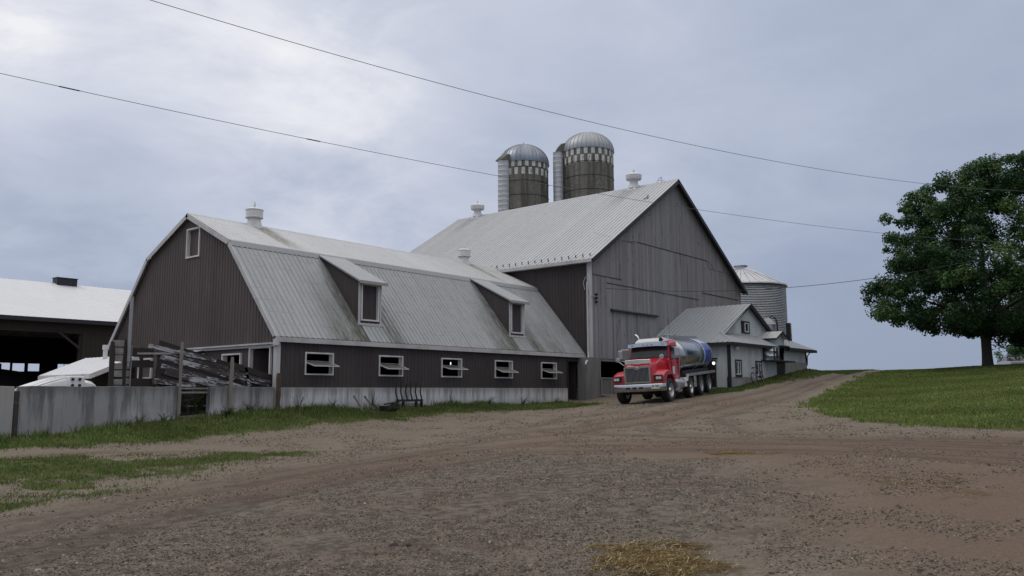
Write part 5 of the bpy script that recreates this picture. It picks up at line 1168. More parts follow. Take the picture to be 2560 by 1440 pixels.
PB = thing('pole_barn', (-2, 22, 0), 'open sided pole barn with a bright white roof behind the brown barn', 'barn')
def make_pole():
    x0, x1, ye, yr, yb, ez, rz = -26, 13.0, 22.0, 31.0, 40.0, 5.66, 8.72
    v = Vector((0, yr - ye + .4, rz - ez)); L = v.length; v.normalize(); n = Vector((0, -v.z, v.y)); b = MB()
    b.ribbed((0, ye - .4, ez), (1, 0, 0), v, n, x0, x1, 0, L, .3, .06, .02); v2 = Vector((0, -v.y, v.z)); b.ribbed((0, yb + .4, ez), (1, 0, 0), v2, Vector((0, v.z, v.y)), x0, x1, 0, L, .3, .06, .02); rf = b.build('roof', MT['roof_white'], PB)
    b = MB(); b.box((x0, ye - .45, ez - .22), (x1, ye - .40, ez)); b.build('fascia', MT['dark_trim'], PB)
    b = MB(); b.box((x0, ye, ez - .75), (x1, ye + .06, ez - .05)); b.ribbed((0, ye, 0), (1, 0, 0), (0, 0, 1), (0, -1, 0), 2.72, x1, .3, ez - .76, .25, .05, .015); b.build('front_wall', MT['dark_wood'], PB)
    outs = [(5.72, 6.5, 3.27, 3.84), (6.75, 7.5, 3.30, 3.84), (8.78, 9.2, 3.36, 3.85), (9.24, 9.68, 3.36, 3.85), (9.72, 10.2, 3.36, 3.85), (3.3, 5.55, 2.9, 3.86)]
    b = MB(); b.ribbed((0, yb, 0), (1, 0, 0), (0, 0, 1), (0, 1, 0), x0, x1, 0, 5.80, .5, .05, .015, cuts=outs); b.ribbed((x1, 0, 0), (0, 1, 0), (0, 0, 1), (1, 0, 0), ye, yb, 0, lambda y: rz - abs(y - yr) * (rz - ez) / 9.0 - .05, .3); b.ribbed((x0, 0, 0), (0, 1, 0), (0, 0, 1), (-1, 0, 0), ye, yb, 0, lambda y: rz - abs(y - yr) * (rz - ez) / 9.0 - .05, .3); b.build('rear_wall', MT['dark_wood'], PB)
    b = MB(); b.box((3.3, yb - .04, 2.9), (5.0, yb - .01, 3.8)); b.build('curtain', MT['curtain'], PB)
    for x in (-20, -14, -8, -2.6, 2.68):
        b = MB(); b.box((x - .1, ye + .07, -.5), (x + .1, ye + .27, ez - .1)); b.build('post', MT['dark_wood'], PB)
    b = MB(); b.bar((2.6, ye - .02, 4.1), (1.4, ye - .02, 5.0), .1, .12); b.build('knee_brace', MT['dark_wood'], PB)
    b = MB(); p = Vector((5.2, yr - .15, rz)); b.box((p.x - .62, p.y - .35, p.z - .15), (p.x + .62, p.y + .35, p.z + .32)); b.box((p.x - .66, p.y - .4, p.z + .321), (p.x + .66, p.y + .4, p.z + .36)); b.build('ridge_vent', MT['dark_trim'], rf)
make_pole()
b = MB(); b.lathe([(3.2, -.6), (2.9, 1.2), (2.2, 2.2), (1.2, 2.75), (.2, 2.9)], (.3, 27.5, .2), n=20); tag(b.build('feed_mound', MT['mound'], origin=(.3, 27.5, 0), smooth=True), 'black rounded heap inside the open pole barn', 'heap')
# ------------------------------------------------------------------ red milk tanker (local: +x forward, +y its left side, z up, origin under the front axle)
def make_truck():
    hd = R(180 + 12.1); fw = Vector((math.cos(hd), math.sin(hd), 0)); lf = Vector((-fw.y, fw.x, 0))
    c0 = Vector((15.15, -6.20, 0))
    def gz(s, t): p = c0 + fw * s + lf * t; return tz(p.x, p.y)
    zf = (gz(0, 1) + gz(0, -1)) / 2; zb = (gz(-6.2, 1) + gz(-6.2, -1)) / 2
    pit = (zf - zb) / 6.2; rol = ((gz(0, 1) - gz(0, -1)) / 2 + (gz(-6, 1) - gz(-6, -1)) / 2) / 2
    rol = min(max(rol, .03), .06)
    X = Vector((fw.x, fw.y, pit)).normalized(); Y = Vector((lf.x, lf.y, rol)); Y = (Y - X * Y.dot(X)).normalized(); Z = X.cross(Y)
    t = thing('milk_tanker', (c0.x, c0.y, zf - .01), 'red tanker lorry with a polished steel milk tank', 'truck')
    t.matrix_world = Matrix(((X.x, Y.x, Z.x, c0.x), (X.y, Y.y, Z.y, c0.y), (X.z, Y.z, Z.z, zf - .01), (0, 0, 0, 1)))
    kw = dict(parent=t, local=True)
    # hood: sections from the grille back to the cowl
    b = MB()
    def sec(x, w, zt, zs, zb_, wb): return [(x, -wb, zb_), (x, -w, zs), (x, -w * .86, zt - .05), (x, -w * .6, zt), (x, w * .6, zt), (x, w * .86, zt - .05), (x, w, zs), (x, wb, zb_)]
    b.loft([sec(.98, .60, 1.66, 1.52, .92, .62), sec(.86, .66, 1.78, 1.6, .92, .68), (sec(.4, .72, 1.86, 1.66, .95, .74)), sec(-.3, .80, 1.93, 1.72, 1.0, .82), sec(-.78, .86, 1.98, 1.78, 1.0, .88)])
    hood = b.build('hood', MT['red'], smooth=35, **kw)
    # front fenders with headlight pods
    for s in (1, -1):
        b = MB(); pr = [(1.00, .90), (1.02, 1.10), (.98, 1.26), (.80, 1.36), (.45, 1.45), (.05, 1.46), (-.35, 1.40), (-.62, 1.22), (-.74, 1.0), (-.80, .80), (-.66, .82), (-.60, 1.0), (-.48, 1.15), (-.28, 1.24), (0, 1.27), (.28, 1.24), (.46, 1.14), (.56, .98), (.60, .84)]
        secs = []
        for yy, sh in ((.52, 0), (.92, 0), (1.10, -.02), (1.17, -.07)):
            secs.append([(x, s * yy, z + (sh if z > 1.25 else 0)) for x, z in pr])
        if s < 0: secs = [q[::-1] for q in secs]
        b.loft(secs); f = b.build('fender', MT['red'], smooth=40, **kw)
        b = MB(); b.box((.985, s * .92 - .20, 1.00), (1.03, s * .92 + .20, 1.245)); b.build('headlight_bezel', MT['black'], f, local=True)
        for q in (-.02, .10):
            b = MB(); b.lathe([(.0, -.01), (.05, -.005), (.068, .03)], (1.0 + .035, s * .92 + s * q + (0 if s > 0 else 0), 1.12), axis='x', n=14); b.build('headlight', MT['lens'], f, local=True)
        b = MB(); b.box((.9, s * 1.08 - .02, 1.02), (1.0, s * 1.13, 1.16)); b.build('turn_lamp', MT['amber'], f, local=True)
    # grille
    b = MB(); x = 1.0
    b.box((x - .02, -.60, .92), (x + .03, -.53, 1.64)); b.box((x - .02, .53, .92), (x + .03, .60, 1.64)); b.box((x - .02, -.53, .92), (x + .03, .53, .985)); b.box((x - .02, -.53, 1.58), (x + .03, .53, 1.66))
    b.hexa([(x, -.05, 1.50), (x, .05, 1.50), (x, .16, 1.585), (x, -.16, 1.585), (x + .028, -.05, 1.50), (x + .028, .05, 1.50), (x + .028, .16, 1.585), (x + .028, -.16, 1.585)])
    g = b.build('grille', MT['chrome'], **kw)
    b = MB(); b.box((x - .03, -.53, .98), (x - .015, .53, 1.58)); b.build('grille_mesh', MT['black'], g, local=True)
    b = MB()
    for k in range(19):
        y = -.50 + k * 1.0 / 18; b.box((x - .012, y - .0055, .985), (x + .006, y + .0055, 1.58 if abs(y) > .1 else 1.52))
    b.build('grille_bars', MT['alu'], g, local=True)
    b = MB(); b.lathe([(.0, .03), (.055, .03), (.06, .04), (.0, .055)], (x, 0, 1.60), axis='x', n=16); b.build('badge', MT['alu'], g, local=True)
    b = MB(); b.loft([[(.80, -.58, 1.79), (.88, -.58, 1.76), (.90, -.58, 1.92), (.86, -.58, 1.94)], [(.92, 0, 1.80), (.98, 0, 1.76), (1.0, 0, 1.94), (.96, 0, 1.96)], [(.80, .58, 1.79), (.88, .58, 1.76), (.90, .58, 1.92), (.86, .58, 1.94)]]); b.build('bug_deflector', MT['trim_white'], hood, local=True)
    # bumper and plate
    b = MB(); secs = []
    for y, dx in ((-1.20, -.28), (-1.10, -.08), (-.7, .0), (0, .03), (.7, .0), (1.10, -.08), (1.20, -.28)):
        secs.append([(1.02 + dx, y, .58), (1.12 + dx, y, .56), (1.16 + dx, y, .64), (1.16 + dx, y, .80), (1.12 + dx, y, .88), (1.02 + dx, y, .87)])
    b.loft(secs); bp = b.build('bumper', MT['chrome'], smooth=30, **kw)
    b = MB(); 
    for y in (-.42, -.12, .18): b.box((1.12, y - .09, .67), (1.196, y + .09, .76))
    b.build('tow_opening', MT['black'], bp, local=True)
    b = MB(); b.box((1.14, .66, .67), (1.19, 1.0, .84)); pl = b.build('licence_plate', MT['trim_white'], bp, local=True)
    b = MB()
    glyph = {'P': ['111', '101', '111', '100', '100'], 'A': ['010', '101', '111', '101', '101'], '7': ['111', '001', '010', '010', '010'], '5': ['111', '100', '111', '001', '111'], '2': ['111', '001', '111', '100', '111'], '6': ['111', '100', '111', '101', '111'], ' ': ['000'] * 5}
    for i, ch in enumerate('PA 7526'):
        for r_, row in enumerate(glyph[ch]):
            for c_, bit in enumerate(row):
                if bit == '1': y = .975 - (i * 4 + c_) * .0110 ; b.box((1.189, .69 + (i * 4 + c_) * .0105, .80 - r_ * .018), (1.193, .70 + (i * 4 + c_) * .0105, .816 - r_ * .018))
    b.build('plate_number', MT['black'], pl, local=True)
    # cab
    b = MB(); w = .97
    def cs(x, zt, zb_, w_, wt): return [(x, -w_, zb_), (x, -w_, 1.75), (x, -wt, zt - .10), (x, -wt * .85, zt), (x, wt * .85, zt), (x, wt, zt - .10), (x, w_, 1.75), (x, w_, zb_)]
    b.loft([cs(-.74, 1.97, .95, .96, .93), cs(-.80, 2.0, .72, .98, .94)]); 
    b.loft([cs(-.80, 1.98, .72, .98, .95), cs(-1.08, 2.62, .72, .99, .90), cs(-1.35, 2.72, .72, .99, .90), cs(-2.25, 2.78, .72, .99, .90), cs(-2.34, 2.70, .74, .96, .86)])
    cab = b.build('cab', MT['red'], smooth=35, **kw)
    nx, nz = .64, .28
    b = MB(); b.hexa([(-.79, -.88, 1.99), (-.79, .88, 1.99), (-1.065, .83, 2.56), (-1.065, -.83, 2.56), (-.755, -.88, 2.01), (-.755, .88, 2.01), (-1.015, .83, 2.585), (-1.015, -.83, 2.585)]); b.build('windscreen', MT['windscreen'], cab, local=True)
    b = MB(); b.bar((-.77, -.9, 1.985), (-.77, .9, 1.985), .03, .04); b.bar((-.76, -.5, 2.02), (-.90, -.1, 2.30), .015, .015); b.bar((-.76, .2, 2.02), (-.90, .6, 2.30), .015, .015); b.build('wiper_cowl', MT['black'], cab, local=True)
    b = MB(); b.loft([[(-.70, y, 2.50 + d), (-.72, y, 2.66 + d), (-1.06, y, 2.70 + d), (-1.06, y, 2.62 + d)] for y, d in ((-.93, -.01), (-.5, .02), (0, .03), (.5, .02), (.93, -.01))]); vs = b.build('sun_visor', MT['chrome'], cab, local=True)
    for y in (-.72, -.2, 0, .2, .72):
        b = MB(); b.box((-.712, y - .05, 2.575), (-.69, y + .05, 2.60)); b.build('marker_lamp', MT['black'], vs, local=True)
    b = MB(); b.loft([[(-1.0, -.7, 2.64), (-1.0, .55, 2.64), (-1.05, .5, 2.76), (-1.05, -.66, 2.76)], [(-1.7, -.75, 2.74), (-1.7, .6, 2.74), (-1.7, .55, 2.90), (-1.7, -.7, 2.90)], [(-2.2, -.75, 2.76), (-2.2, .6, 2.76), (-2.2, .55, 2.84), (-2.2, -.7, 2.84)]]); b.build('roof_fairing', MT['white_metal'], cab, local=True, smooth=35)
    b = MB(); b.lathe([(.04, -.1), (.085, .12), (.09, .2), (.0, .2)], (-1.0, .62, 2.80), axis='x', n=12); b.build('air_horn', MT['black'], cab, local=True)
    for s in (1, -1):
        b = MB(); y = s * .985
        b.prism([(-1.0, y - .012, 1.92), (-1.16, s * .93 - .012, 2.50), (-1.98, s * .93 - .012, 2.50), (-2.0, y - .012, 1.92)], (0, .03, 0)); b.build('side_window', MT['glass'], cab, local=True)
        b = MB(); b.box((-.98, y - .004, .78), (-.965, y + .012, 1.9)); b.box((-2.06, y - .004, .78), (-2.045, y + .012, 2.5)); b.box((-1.95, y + (-.03 if s < 0 else 0), 1.68), (-1.80, y + (0 if s < 0 else .03), 1.72)); b.box((-2.0, y - .004, 1.88), (-.98, y + .014, 1.905)); b.build('door_trim', MT['black'], cab, local=True)
        b = MB(); b.tube([(-2.10, s * 1.03, 1.3), (-2.10, s * 1.05, 2.35)], .014, 6); b.build('grab_rail', MT['chrome'], cab, local=True)
        b = MB(); b.box((-1.42, s * .995 - .006, 1.20), (-1.10, s * .995 + .006, 1.55)); b.build('door_sign', MT['trim_white'], cab, local=True)
        # mirrors
        b = MB(); b.tube([(-.95, s * .98, 2.42), (-.78, s * 1.32, 2.44), (-.76, s * 1.34, 1.95), (-.92, s * .98, 1.80)], .016, 6); m_ = b.build('mirror_arm', MT['chrome'], cab, local=True)
        b = MB(); b.box((-.84, s * 1.34 - .11, 2.02), (-.74, s * 1.34 + .11, 2.40)); b.build('mirror', MT['alu'], m_, local=True, bevel=.02)
        b = MB(); b.tube([(.55, s * .72, 1.72), (.50, s * .98, 1.98)] if s > 0 else [(.55, s * .72, 1.70), (.50, s * 1.02, 1.92)], .014, 6); m2 = b.build('fender_mirror_arm', MT['chrome'], hood, local=True)
        b = MB(); e = (.50, s * (1.0 if s > 0 else 1.04), 2.03 if s > 0 else 1.98); b.lathe([(.0, -.05), (.07, -.035), (.105, .01), (.10, .03), (.0, .035)], e, axis='x', n=16); b.build('fender_mirror', MT['alu'], m2, local=True, smooth=50)
    # exhaust stack on the far side, air cleaner
    b = MB(); b.tube([(-2.45, -.95, .9), (-2.45, -.95, 2.84), (-2.45, -.98, 2.98), (-2.48, -1.05, 3.08), (-2.52, -1.13, 3.13)], .055, 12); b.build('exhaust_stack', MT['chrome'], smooth=50, **kw)
    b = MB(); b.lathe([(.17, 1.7), (.19, 1.75), (.19, 2.35), (.17, 2.42), (.10, 2.46), (.10, 2.66), (.16, 2.70), (.15, 2.80), (.0, 2.84)], (-2.52, -.62, 0), n=18); b.build('air_cleaner', MT['alu'], smooth=40, **kw)
    b = MB(); b.tube([(-1.3, .9, 2.7), (-1.34, .92, 3.75)], .006, 4); b.build('aerial', MT['black'], cab, local=True)
    # chassis, steps, tanks, boxes
    b = MB(); b.box((-8.3, .32, .72), (.9, .44, .98)); b.box((-8.3, -.44, .72), (.9, -.32, .98))
    for x in (-8.2, -6.1, -4.4, -2.6, .6): b.box((x, -.32, .74), (x + .12, .32, .94))
    b.box((-.15, -.9, .40), (.15, .9, .56)); b.box((-.5, -.35, .45), (.7, .35, .9)); b.build('chassis', MT['chassis'], **kw)
    for s in (1, -1):
        b = MB(); b.lathe([(.0, -2.45), (.29, -2.44), (.30, -2.40), (.30, -1.25), (.29, -1.20), (.0, -1.19)], (0, s * .84, .70), axis='x', n=20); b.build('fuel_tank', MT['alu'], smooth=40, **kw)
        b = MB(); b.box((-1.95, s * 1.0 - .14, .42), (-1.2, s * 1.0 + .14, .46)); b.box((-1.95, s * 1.0 - .14, .72), (-1.2, s * 1.0 + .14, .75)); b.build('step', MT['alu'], **kw)
        b = MB(); b.box((-2.95, s * .90 - .22, .55), (-2.5, s * .90 + .22, .98)); b.build('tool_box', MT['white_metal'], bevel=.02, **kw)
    # wheels
    def wheel(rad, wid, dual):
        b = MB(); h = wid / 2
        b.lathe([(rad * .60, -h), (rad * .72, -h * 1.05), (rad * .93, -h), (rad, -h * .72), (rad, h * .72), (rad * .93, h), (rad * .72, h * 1.05), (rad * .60, h)], (0, 0, 0), axis='y', n=32, caps=False)
        for k in range(32):
            a = 2 * math.pi * k / 32; p = Vector((rad * math.cos(a), 0, rad * math.sin(a))); tg = Vector((-math.sin(a), 0, math.cos(a)))
            b.bar(p + Vector((0, -h * .7, 0)), p + Vector((0, h * .7, 0)) + tg * .02, rad * .12, .02, (p.x, 0, p.z))
        return b
    def rim(rad, wid, dual):
        b = MB(); h = wid / 2
        pr = [(rad * .62, h * .98), (rad * .56, h * .9), (rad * .50, h * .25), (rad * .30, h * .15), (rad * .26, h * .55), (rad * .16, h * .9), (.0, h * .95)] if not dual else [(rad * .62, h * .98), (rad * .56, h * .8), (rad * .54, -h * .35), (rad * .34, -h * .45), (rad * .32, h * .2), (rad * .20, h * .55), (.0, h * .6)]
        b.lathe(pr, axis='y', n=26, caps=False); b.lathe([(rad * .60, -h * .9), (.0, -h * .8)], axis='y', n=20, caps=False)
        for k in range(10):
            a = 2 * math.pi * k / 10; yy = h * (.22 if not dual else -.40); b.lathe([(.018, yy - .02), (.018, yy + .05), (.0, yy + .055)], (rad * .40 * math.cos(a), 0, rad * .40 * math.sin(a)), axis='y', n=6)
        return b
    protos = {}
    for x, rad, dual in ((0, .52, False), (-3.4, .49, False), (-5.3, .50, True), (-6.95, .50, True)):
        for s in (1, -1):
            key = (rad, dual)
            wd = .34 if not dual else .27
            for q in ((0,) if not dual else (0, 1)):
                yo = (1.02 if not dual else 1.06 - .30 * q)
                if key not in protos:
                    o = wheel(rad, wd, dual).build('wheel', MT['rubber'], smooth=35, **kw); r_ = rim(rad, wd, dual).build('rim', MT['alu'], o, local=True, smooth=35); protos[key] = o
                else: o = dup_tree(protos[key])
                o.location = (x, s * yo, rad); o.rotation_euler = (0, random.uniform(0, 6), 0 if s > 0 else math.pi)
                if x == 0: o.rotation_euler.z += R(-4)
    # rear fenders and side decks
    for s in (1, -1):
        b = MB(); b.box((-8.3, s * 1.12 - .10, 1.10), (-3.0, s * 1.12 + .10, 1.14)); b.box((-8.3, s * 1.2 - .02, 1.02), (-3.0, s * 1.2 + .02, 1.10)); b.bar((-3.0, s * 1.15, 1.12), (-2.75, s * 1.15, .80), .12, .04); b.build('side_deck', MT['alu'], **kw)
        b = MB()
        for x in (-3.4, -5.3, -6.95):
            pr = [(x + .58 * math.cos(a), .5 + .58 * math.sin(a)) for a in np.linspace(.35, math.pi - .35, 9)]
            for p, q in zip(pr, pr[1:]): b.hexa([(p[0], s * 1.0 - .18, p[1]), (q[0], s * 1.0 - .18, q[1]), (q[0], s * 1.0 + .2, q[1]), (p[0], s * 1.0 + .2, p[1]), (p[0], s * 1.0 - .18, p[1] + .015), (q[0], s * 1.0 - .18, q[1] + .015), (q[0], s * 1.0 + .2, q[1] + .015), (p[0], s * 1.0 + .2, p[1] + .015)])
        b.build('mudguard', MT['chassis'], **kw)
        b = MB(); b.box((-4.45, s * 1.0 - .18, .45), (-4.05, s * 1.0 + .18, 1.0)); b.build('hose_box', MT['alu'], bevel=.02, **kw)
        b = MB(); b.box((-8.35, s * .95 - .14, .70), (-8.30, s * .95 + .14, .82)); b.build('tail_lamp', MT['taillight'], **kw)
    b = MB(); b.box((-8.42, -1.15, .55), (-8.34, 1.15, .68)); b.box((-7.75, -1.18, .25), (-7.72, -.70, .95)); b.box((-7.75, .70, .25), (-7.72, 1.18, .95)); b.build('rear_bumper', MT['chassis'], **kw)
    # elliptical tank
    A_, B_, zc = 1.19, .88, 2.02
    def ell(x, k, n=40): return [(x, A_ * k * math.cos(2 * math.pi * q / n), zc + B_ * k * math.sin(2 * math.pi * q / n)) for q in range(n)]
    b = MB(); b.loft([ell(-2.56, .55), ell(-2.60, .80), ell(-2.68, .93), ell(-2.78, .985), ell(-2.86, 1), ell(-8.0, 1), ell(-8.08, .985), ell(-8.18, .93), ell(-8.26, .8), ell(-8.30, .55)][::-1]); tk = b.build('tank', MT['steel'], smooth=30, **kw)
    for x in (-2.95, -5.72, -7.9):
        b = MB(); r0 = ell(x - .04, 1.002); r1 = ell(x - .04, 1.02); r2 = ell(x + .04, 1.02); r3 = ell(x + .04, 1.002); b.loft([r0, r1, r2, r3][::-1], caps=False); b.build('tank_band', MT['alu'], tk, local=True)
    b = MB(); b.box((-8.1, -.42, zc + B_ - .02), (-2.9, -.36, zc + B_ + .10)); b.box((-8.1, .36, zc + B_ - .02), (-2.9, .42, zc + B_ + .10)); b.lathe([(.30, -.04), (.30, .14), (.34, .15), (.34, .18), (.0, .22)], (-4.4, 0, zc + B_), n=20); b.lathe([(.25, -.04), (.25, .14), (.0, .16)], (-6.6, 0, zc + B_), n=20); b.build('top_walkway', MT['alu'], tk, local=True)
    for s in (1, -1):
        b = MB(); b.box((-7.9, s * .62 - .3, .98), (-2.9, s * .62 + .3, 1.30)); b.build('tank_cradle', MT['chassis'], **kw)
    # painted livery near the tank's rear: a pale sweep, blue body, green edge
    def decal(name, x0, x1, a0, a1, mat, off, curve=0.):
        for s in (1, -1):
            b = MB(); n = 16; secs = []
            for k in range(n + 1):
                a = a0 + (a1 - a0) * k / n; dx = curve * math.sin(math.pi * k / n)
                yy = s * (A_ + off) * math.cos(a); zz = zc + (B_ + off) * math.sin(a); secs.append([(x0 + dx, yy, zz), (x1 + dx, yy, zz)])
            for p, q in zip(secs, secs[1:]): b.face([p[0], p[1], q[1], q[0]] if s < 0 else [p[1], p[0], q[0], q[1]])
            b.build(name, mat, tk, local=True, smooth=60)
    MT['blue'] = plain('blue_livery', (.030, .065, .33), .3, var=.35, scale=2.6); MT['ice'] = plain('pale_blue_livery', (.42, .48, .66), .3, var=.3, scale=3); MT['green'] = plain('dark_green_livery', (.03, .09, .07), .35, var=.3)
    decal('livery_blue', -7.85, -6.75, R(-32), R(48), MT['blue'], .006, .12)
    decal('livery_pale', -7.85, -6.55, R(40), R(78), MT['ice'], .009, .10)
    decal('livery_stripe', -6.70, -6.48, R(-34), R(44), MT['ice'], .012, .14)
    decal('livery_green', -6.45, -5.95, R(-30), R(22), MT['green'], .006, .10)
    return t
make_truck()

# ------------------------------------------------------------------ bicycle leaning on the milk house bank
def make_bike():
    x, y = 28.0, -6.15; z = tz(x, y); t = thing('bicycle', (x, y, z), 'dark mountain bicycle parked on the grass under the milk house windows', 'bicycle')
    t.rotation_euler = (R(-12), R(-5), R(-3)); kw = dict(parent=t, local=True); r = .33
    def wh(cx, ang):
        M_ = Matrix.Rotation(ang, 3, 'Z'); P = lambda a, rr: M_ @ Vector((rr * math.cos(a), 0, rr * math.sin(a))) + Vector((cx, 0, r))
        b = MB(); b.tube([P(2 * math.pi * k / 28, r - .02) for k in range(29)], .026, 7, caps=False); o = b.build('wheel', MT['rubber'], **kw)
        b = MB(); b.tube([P(2 * math.pi * k / 28, r - .055) for k in range(29)], .007, 5, caps=False)
        for k in range(14): b.tube([P(0, 0), P(2 * math.pi * k / 14, r - .06)], .003, 3, caps=False)
        b.build('rim', MT['pipe'], o, local=True)
    wh(-.52, 0); wh(.52, R(14))
    b = MB(); bb = (-.08, 0, .29); st = (-.22, 0, .78); hd = (.34, 0, .72); hl = (.37, 0, .60); ra = (-.52, 0, r)
    for p, q in ((bb, st), (bb, hl), (st, hd), (hd, hl)): b.tube([p, q], .020, 8)
    for s in (.05, -.05):
        b.tube([(bb[0], s, bb[2]), (ra[0], s, ra[2])], .011, 6); b.tube([(st[0], s * .5, st[2] - .06), (ra[0], s, ra[2])], .010, 6)
    b.build('frame', MT['pipe'], **kw)
    b = MB()
    for s in (.05, -.05): b.tube([(.385, s, .58), (.43, s, .48), (.52, s, r)], .013, 6)
    b.tube([(.37, 0, .60), (.33, 0, .92)], .016, 6); b.build('fork', MT['black'], **kw)
    b = MB(); b.tube([(.26, -.32, .96), (.36, -.1, .94), (.36, .1, .94), (.26, .32, .96)], .014, 6); b.build('handlebar', MT['black'], **kw)
    b = MB(); b.loft([[(-.38, -.07, .88), (-.38, .07, .88), (-.38, .05, .92), (-.38, -.05, .92)], [(-.12, -.02, .88), (-.12, .02, .88), (-.12, .02, .91), (-.12, -.02, .91)]]); b.tube([(-.22, 0, .78), (-.25, 0, .89)], .014, 6); b.build('saddle', MT['black'], **kw)
    b = MB(); b.lathe([(.085, -.015), (.085, .015)], (-.08, .06, .29), axis='y', n=16); b.tube([(-.08, .08, .29), (.05, .08, .17)], .010, 5); b.tube([(-.08, -.08, .29), (-.21, -.08, .41)], .010, 5); b.box((.0, .08, .15), (.1, .17, .18)); b.build('crank', MT['black'], **kw)
make_bike()

# ------------------------------------------------------------------ pale car beyond the crest of the lawn
MT['car_paint'] = plain('dull_silver_paint', (.30, .31, .33), .35, metal=.2, var=.1)
def make_car(x, y, z, rz):
    t = thing('parked_car', (x, y, z), 'pale car parked in the shade beyond the lawn, right of the big trunk', 'car', rot=(0, 0, rz)); kw = dict(parent=t, local=True)
    b = MB()
    def s(x, w, zb, zm, zt): return [(x, -w, zb), (x, -w * 1.02, zm), (x, -w * .9, zt), (x, w * .9, zt), (x, w * 1.02, zm), (x, w, zb)]
    b.loft([s(2.2, .72, .35, .5, .66), s(2.05, .84, .25, .55, .80), s(.95, .88, .22, .6, .93), s(-.9, .88, .22, .6, .95), s(-2.0, .86, .25, .6, .96), s(-2.25, .78, .35, .6, .86)]); b.build('body', MT['car_paint'], smooth=35, **kw)
    b = MB(); b.loft([[(1.0, -.78, .92), (1.0, .78, .92), (1.0, .77, .94), (1.0, -.77, .94)], [(.25, -.72, .92), (.25, .72, .92), (.25, .60, 1.40), (.25, -.60, 1.40)], [(-.9, -.72, .92), (-.9, .72, .92), (-.9, .6, 1.42), (-.9, -.6, 1.42)], [(-1.75, -.76, .93), (-1.75, .76, .93), (-1.75, .75, .97), (-1.75, -.75, .97)]]); b.build('windows', MT['glass'], smooth=30, **kw)
    b = MB(); b.loft([[(.3, -.62, 1.395), (.3, .62, 1.395), (.3, .58, 1.44), (.3, -.58, 1.44)], [(-.95, -.62, 1.415), (-.95, .62, 1.415), (-.95, .58, 1.46), (-.95, -.58, 1.46)]])
    for q in (1, -1): b.bar((.28, q * .62, 1.42), (1.0, q * .80, .93), .05, .05); b.bar((-.93, q * .62, 1.43), (-1.72, q * .78, .95), .06, .05)
    b.build('roof', MT['car_paint'], **kw)
    b = MB(); b.box((2.16, -.60, .5), (2.22, .60, .62)); b.build('grille', MT['black'], **kw)
    for q in (1, -1):
        b = MB(); b.box((2.12, q * .66 - .13, .60), (2.2, q * .66 + .1, .74)); b.build('headlight', MT['lens'], **kw)
    for wx in (1.35, -1.4):
        for q in (1, -1):
            b = MB(); b.lathe([(.19, -.1), (.31, -.1), (.31, .1), (.19, .1)], (wx, q * .80, .31), axis='y', n=20); o = b.build('wheel', MT['rubber'], **kw); b = MB(); b.lathe([(.2, .09 * q), (.0, .07 * q)], (wx, q * .80, .31), axis='y', n=16, caps=False); b.build('rim', MT['alu'], o, local=True)
make_car(76.6, -12.0, tz(76.6, -12.0) - .02, R(203))

# ------------------------------------------------------------------ trees
LEAFPAL = np.array([(.040, .090, .028), (.055, .112, .034), (.030, .068, .026), (.080, .135, .042), (.025, .058, .025)])
def leaf_cloud(name, cl, per, size, parent, mat, pal, wts, flat=.8):
    """cl: list of (x, y, z, radius); leaves are folded quads gathered in clumps"""
    C_ = np.array(cl); cnt = np.maximum(12, (per * np.minimum(1, (C_[:, 3] / .6) ** 1.6)).astype(int))
    i = np.repeat(np.arange(len(C_)), cnt); n = len(i); d = RNG.normal(size=(n, 3)); d /= np.linalg.norm(d, axis=1)[:, None] + 1e-9
    rr = RNG.random(n) ** .45; P = C_[i, :3] + d * (rr * C_[i, 3])[:, None] * np.array([1, 1, flat])
    s = RNG.uniform(.6, 1.25, n) * size
    nrm = d * .6 + RNG.normal(size=(n, 3)) * .55 + np.array([0, 0, .55]); nrm /= np.linalg.norm(nrm, axis=1)[:, None]
    a = np.cross(nrm, RNG.normal(size=(n, 3))); a /= np.linalg.norm(a, axis=1)[:, None] + 1e-9; b = np.cross(nrm, a)
    V = np.stack([P - a * s[:, None] * .5, P + b * s[:, None] * .34 - nrm * s[:, None] * .06, P + a * s[:, None] * .55 - nrm * s[:, None] * .10, P - b * s[:, None] * .34 - nrm * s[:, None] * .06], 1).reshape(-1, 3)
    k = np.arange(n) * 4; F = np.stack([k, k + 1, k + 2, k + 3], -1)
    cc = cols(len(C_), pal, .22, wts)[i] * RNG.uniform(.86, 1.16, (n, 1))
    L = wl(parent) if parent is not None else Vector((0, 0, 0))
    o = tri_mesh(name, V - np.array(L), F, np.repeat(cc, 4, 0), mat)
    if parent is not None: o.parent = parent
    return o
def limb(b, p, q, r0, r1, rr, bend=.12):
    p = Vector(p); q = Vector(q); n = 6; L = (q - p).length; pts = []
    o = Vector((rr.uniform(-1, 1), rr.uniform(-1, 1), rr.uniform(-.3, .6))) * L * bend
    for k in range(n + 1):
        t = k / n; pts.append(p.lerp(q, t) + o * math.sin(math.pi * t))
    b.tube(pts, [r0 + (r1 - r0) * k / n for k in range(n + 1)], 8)
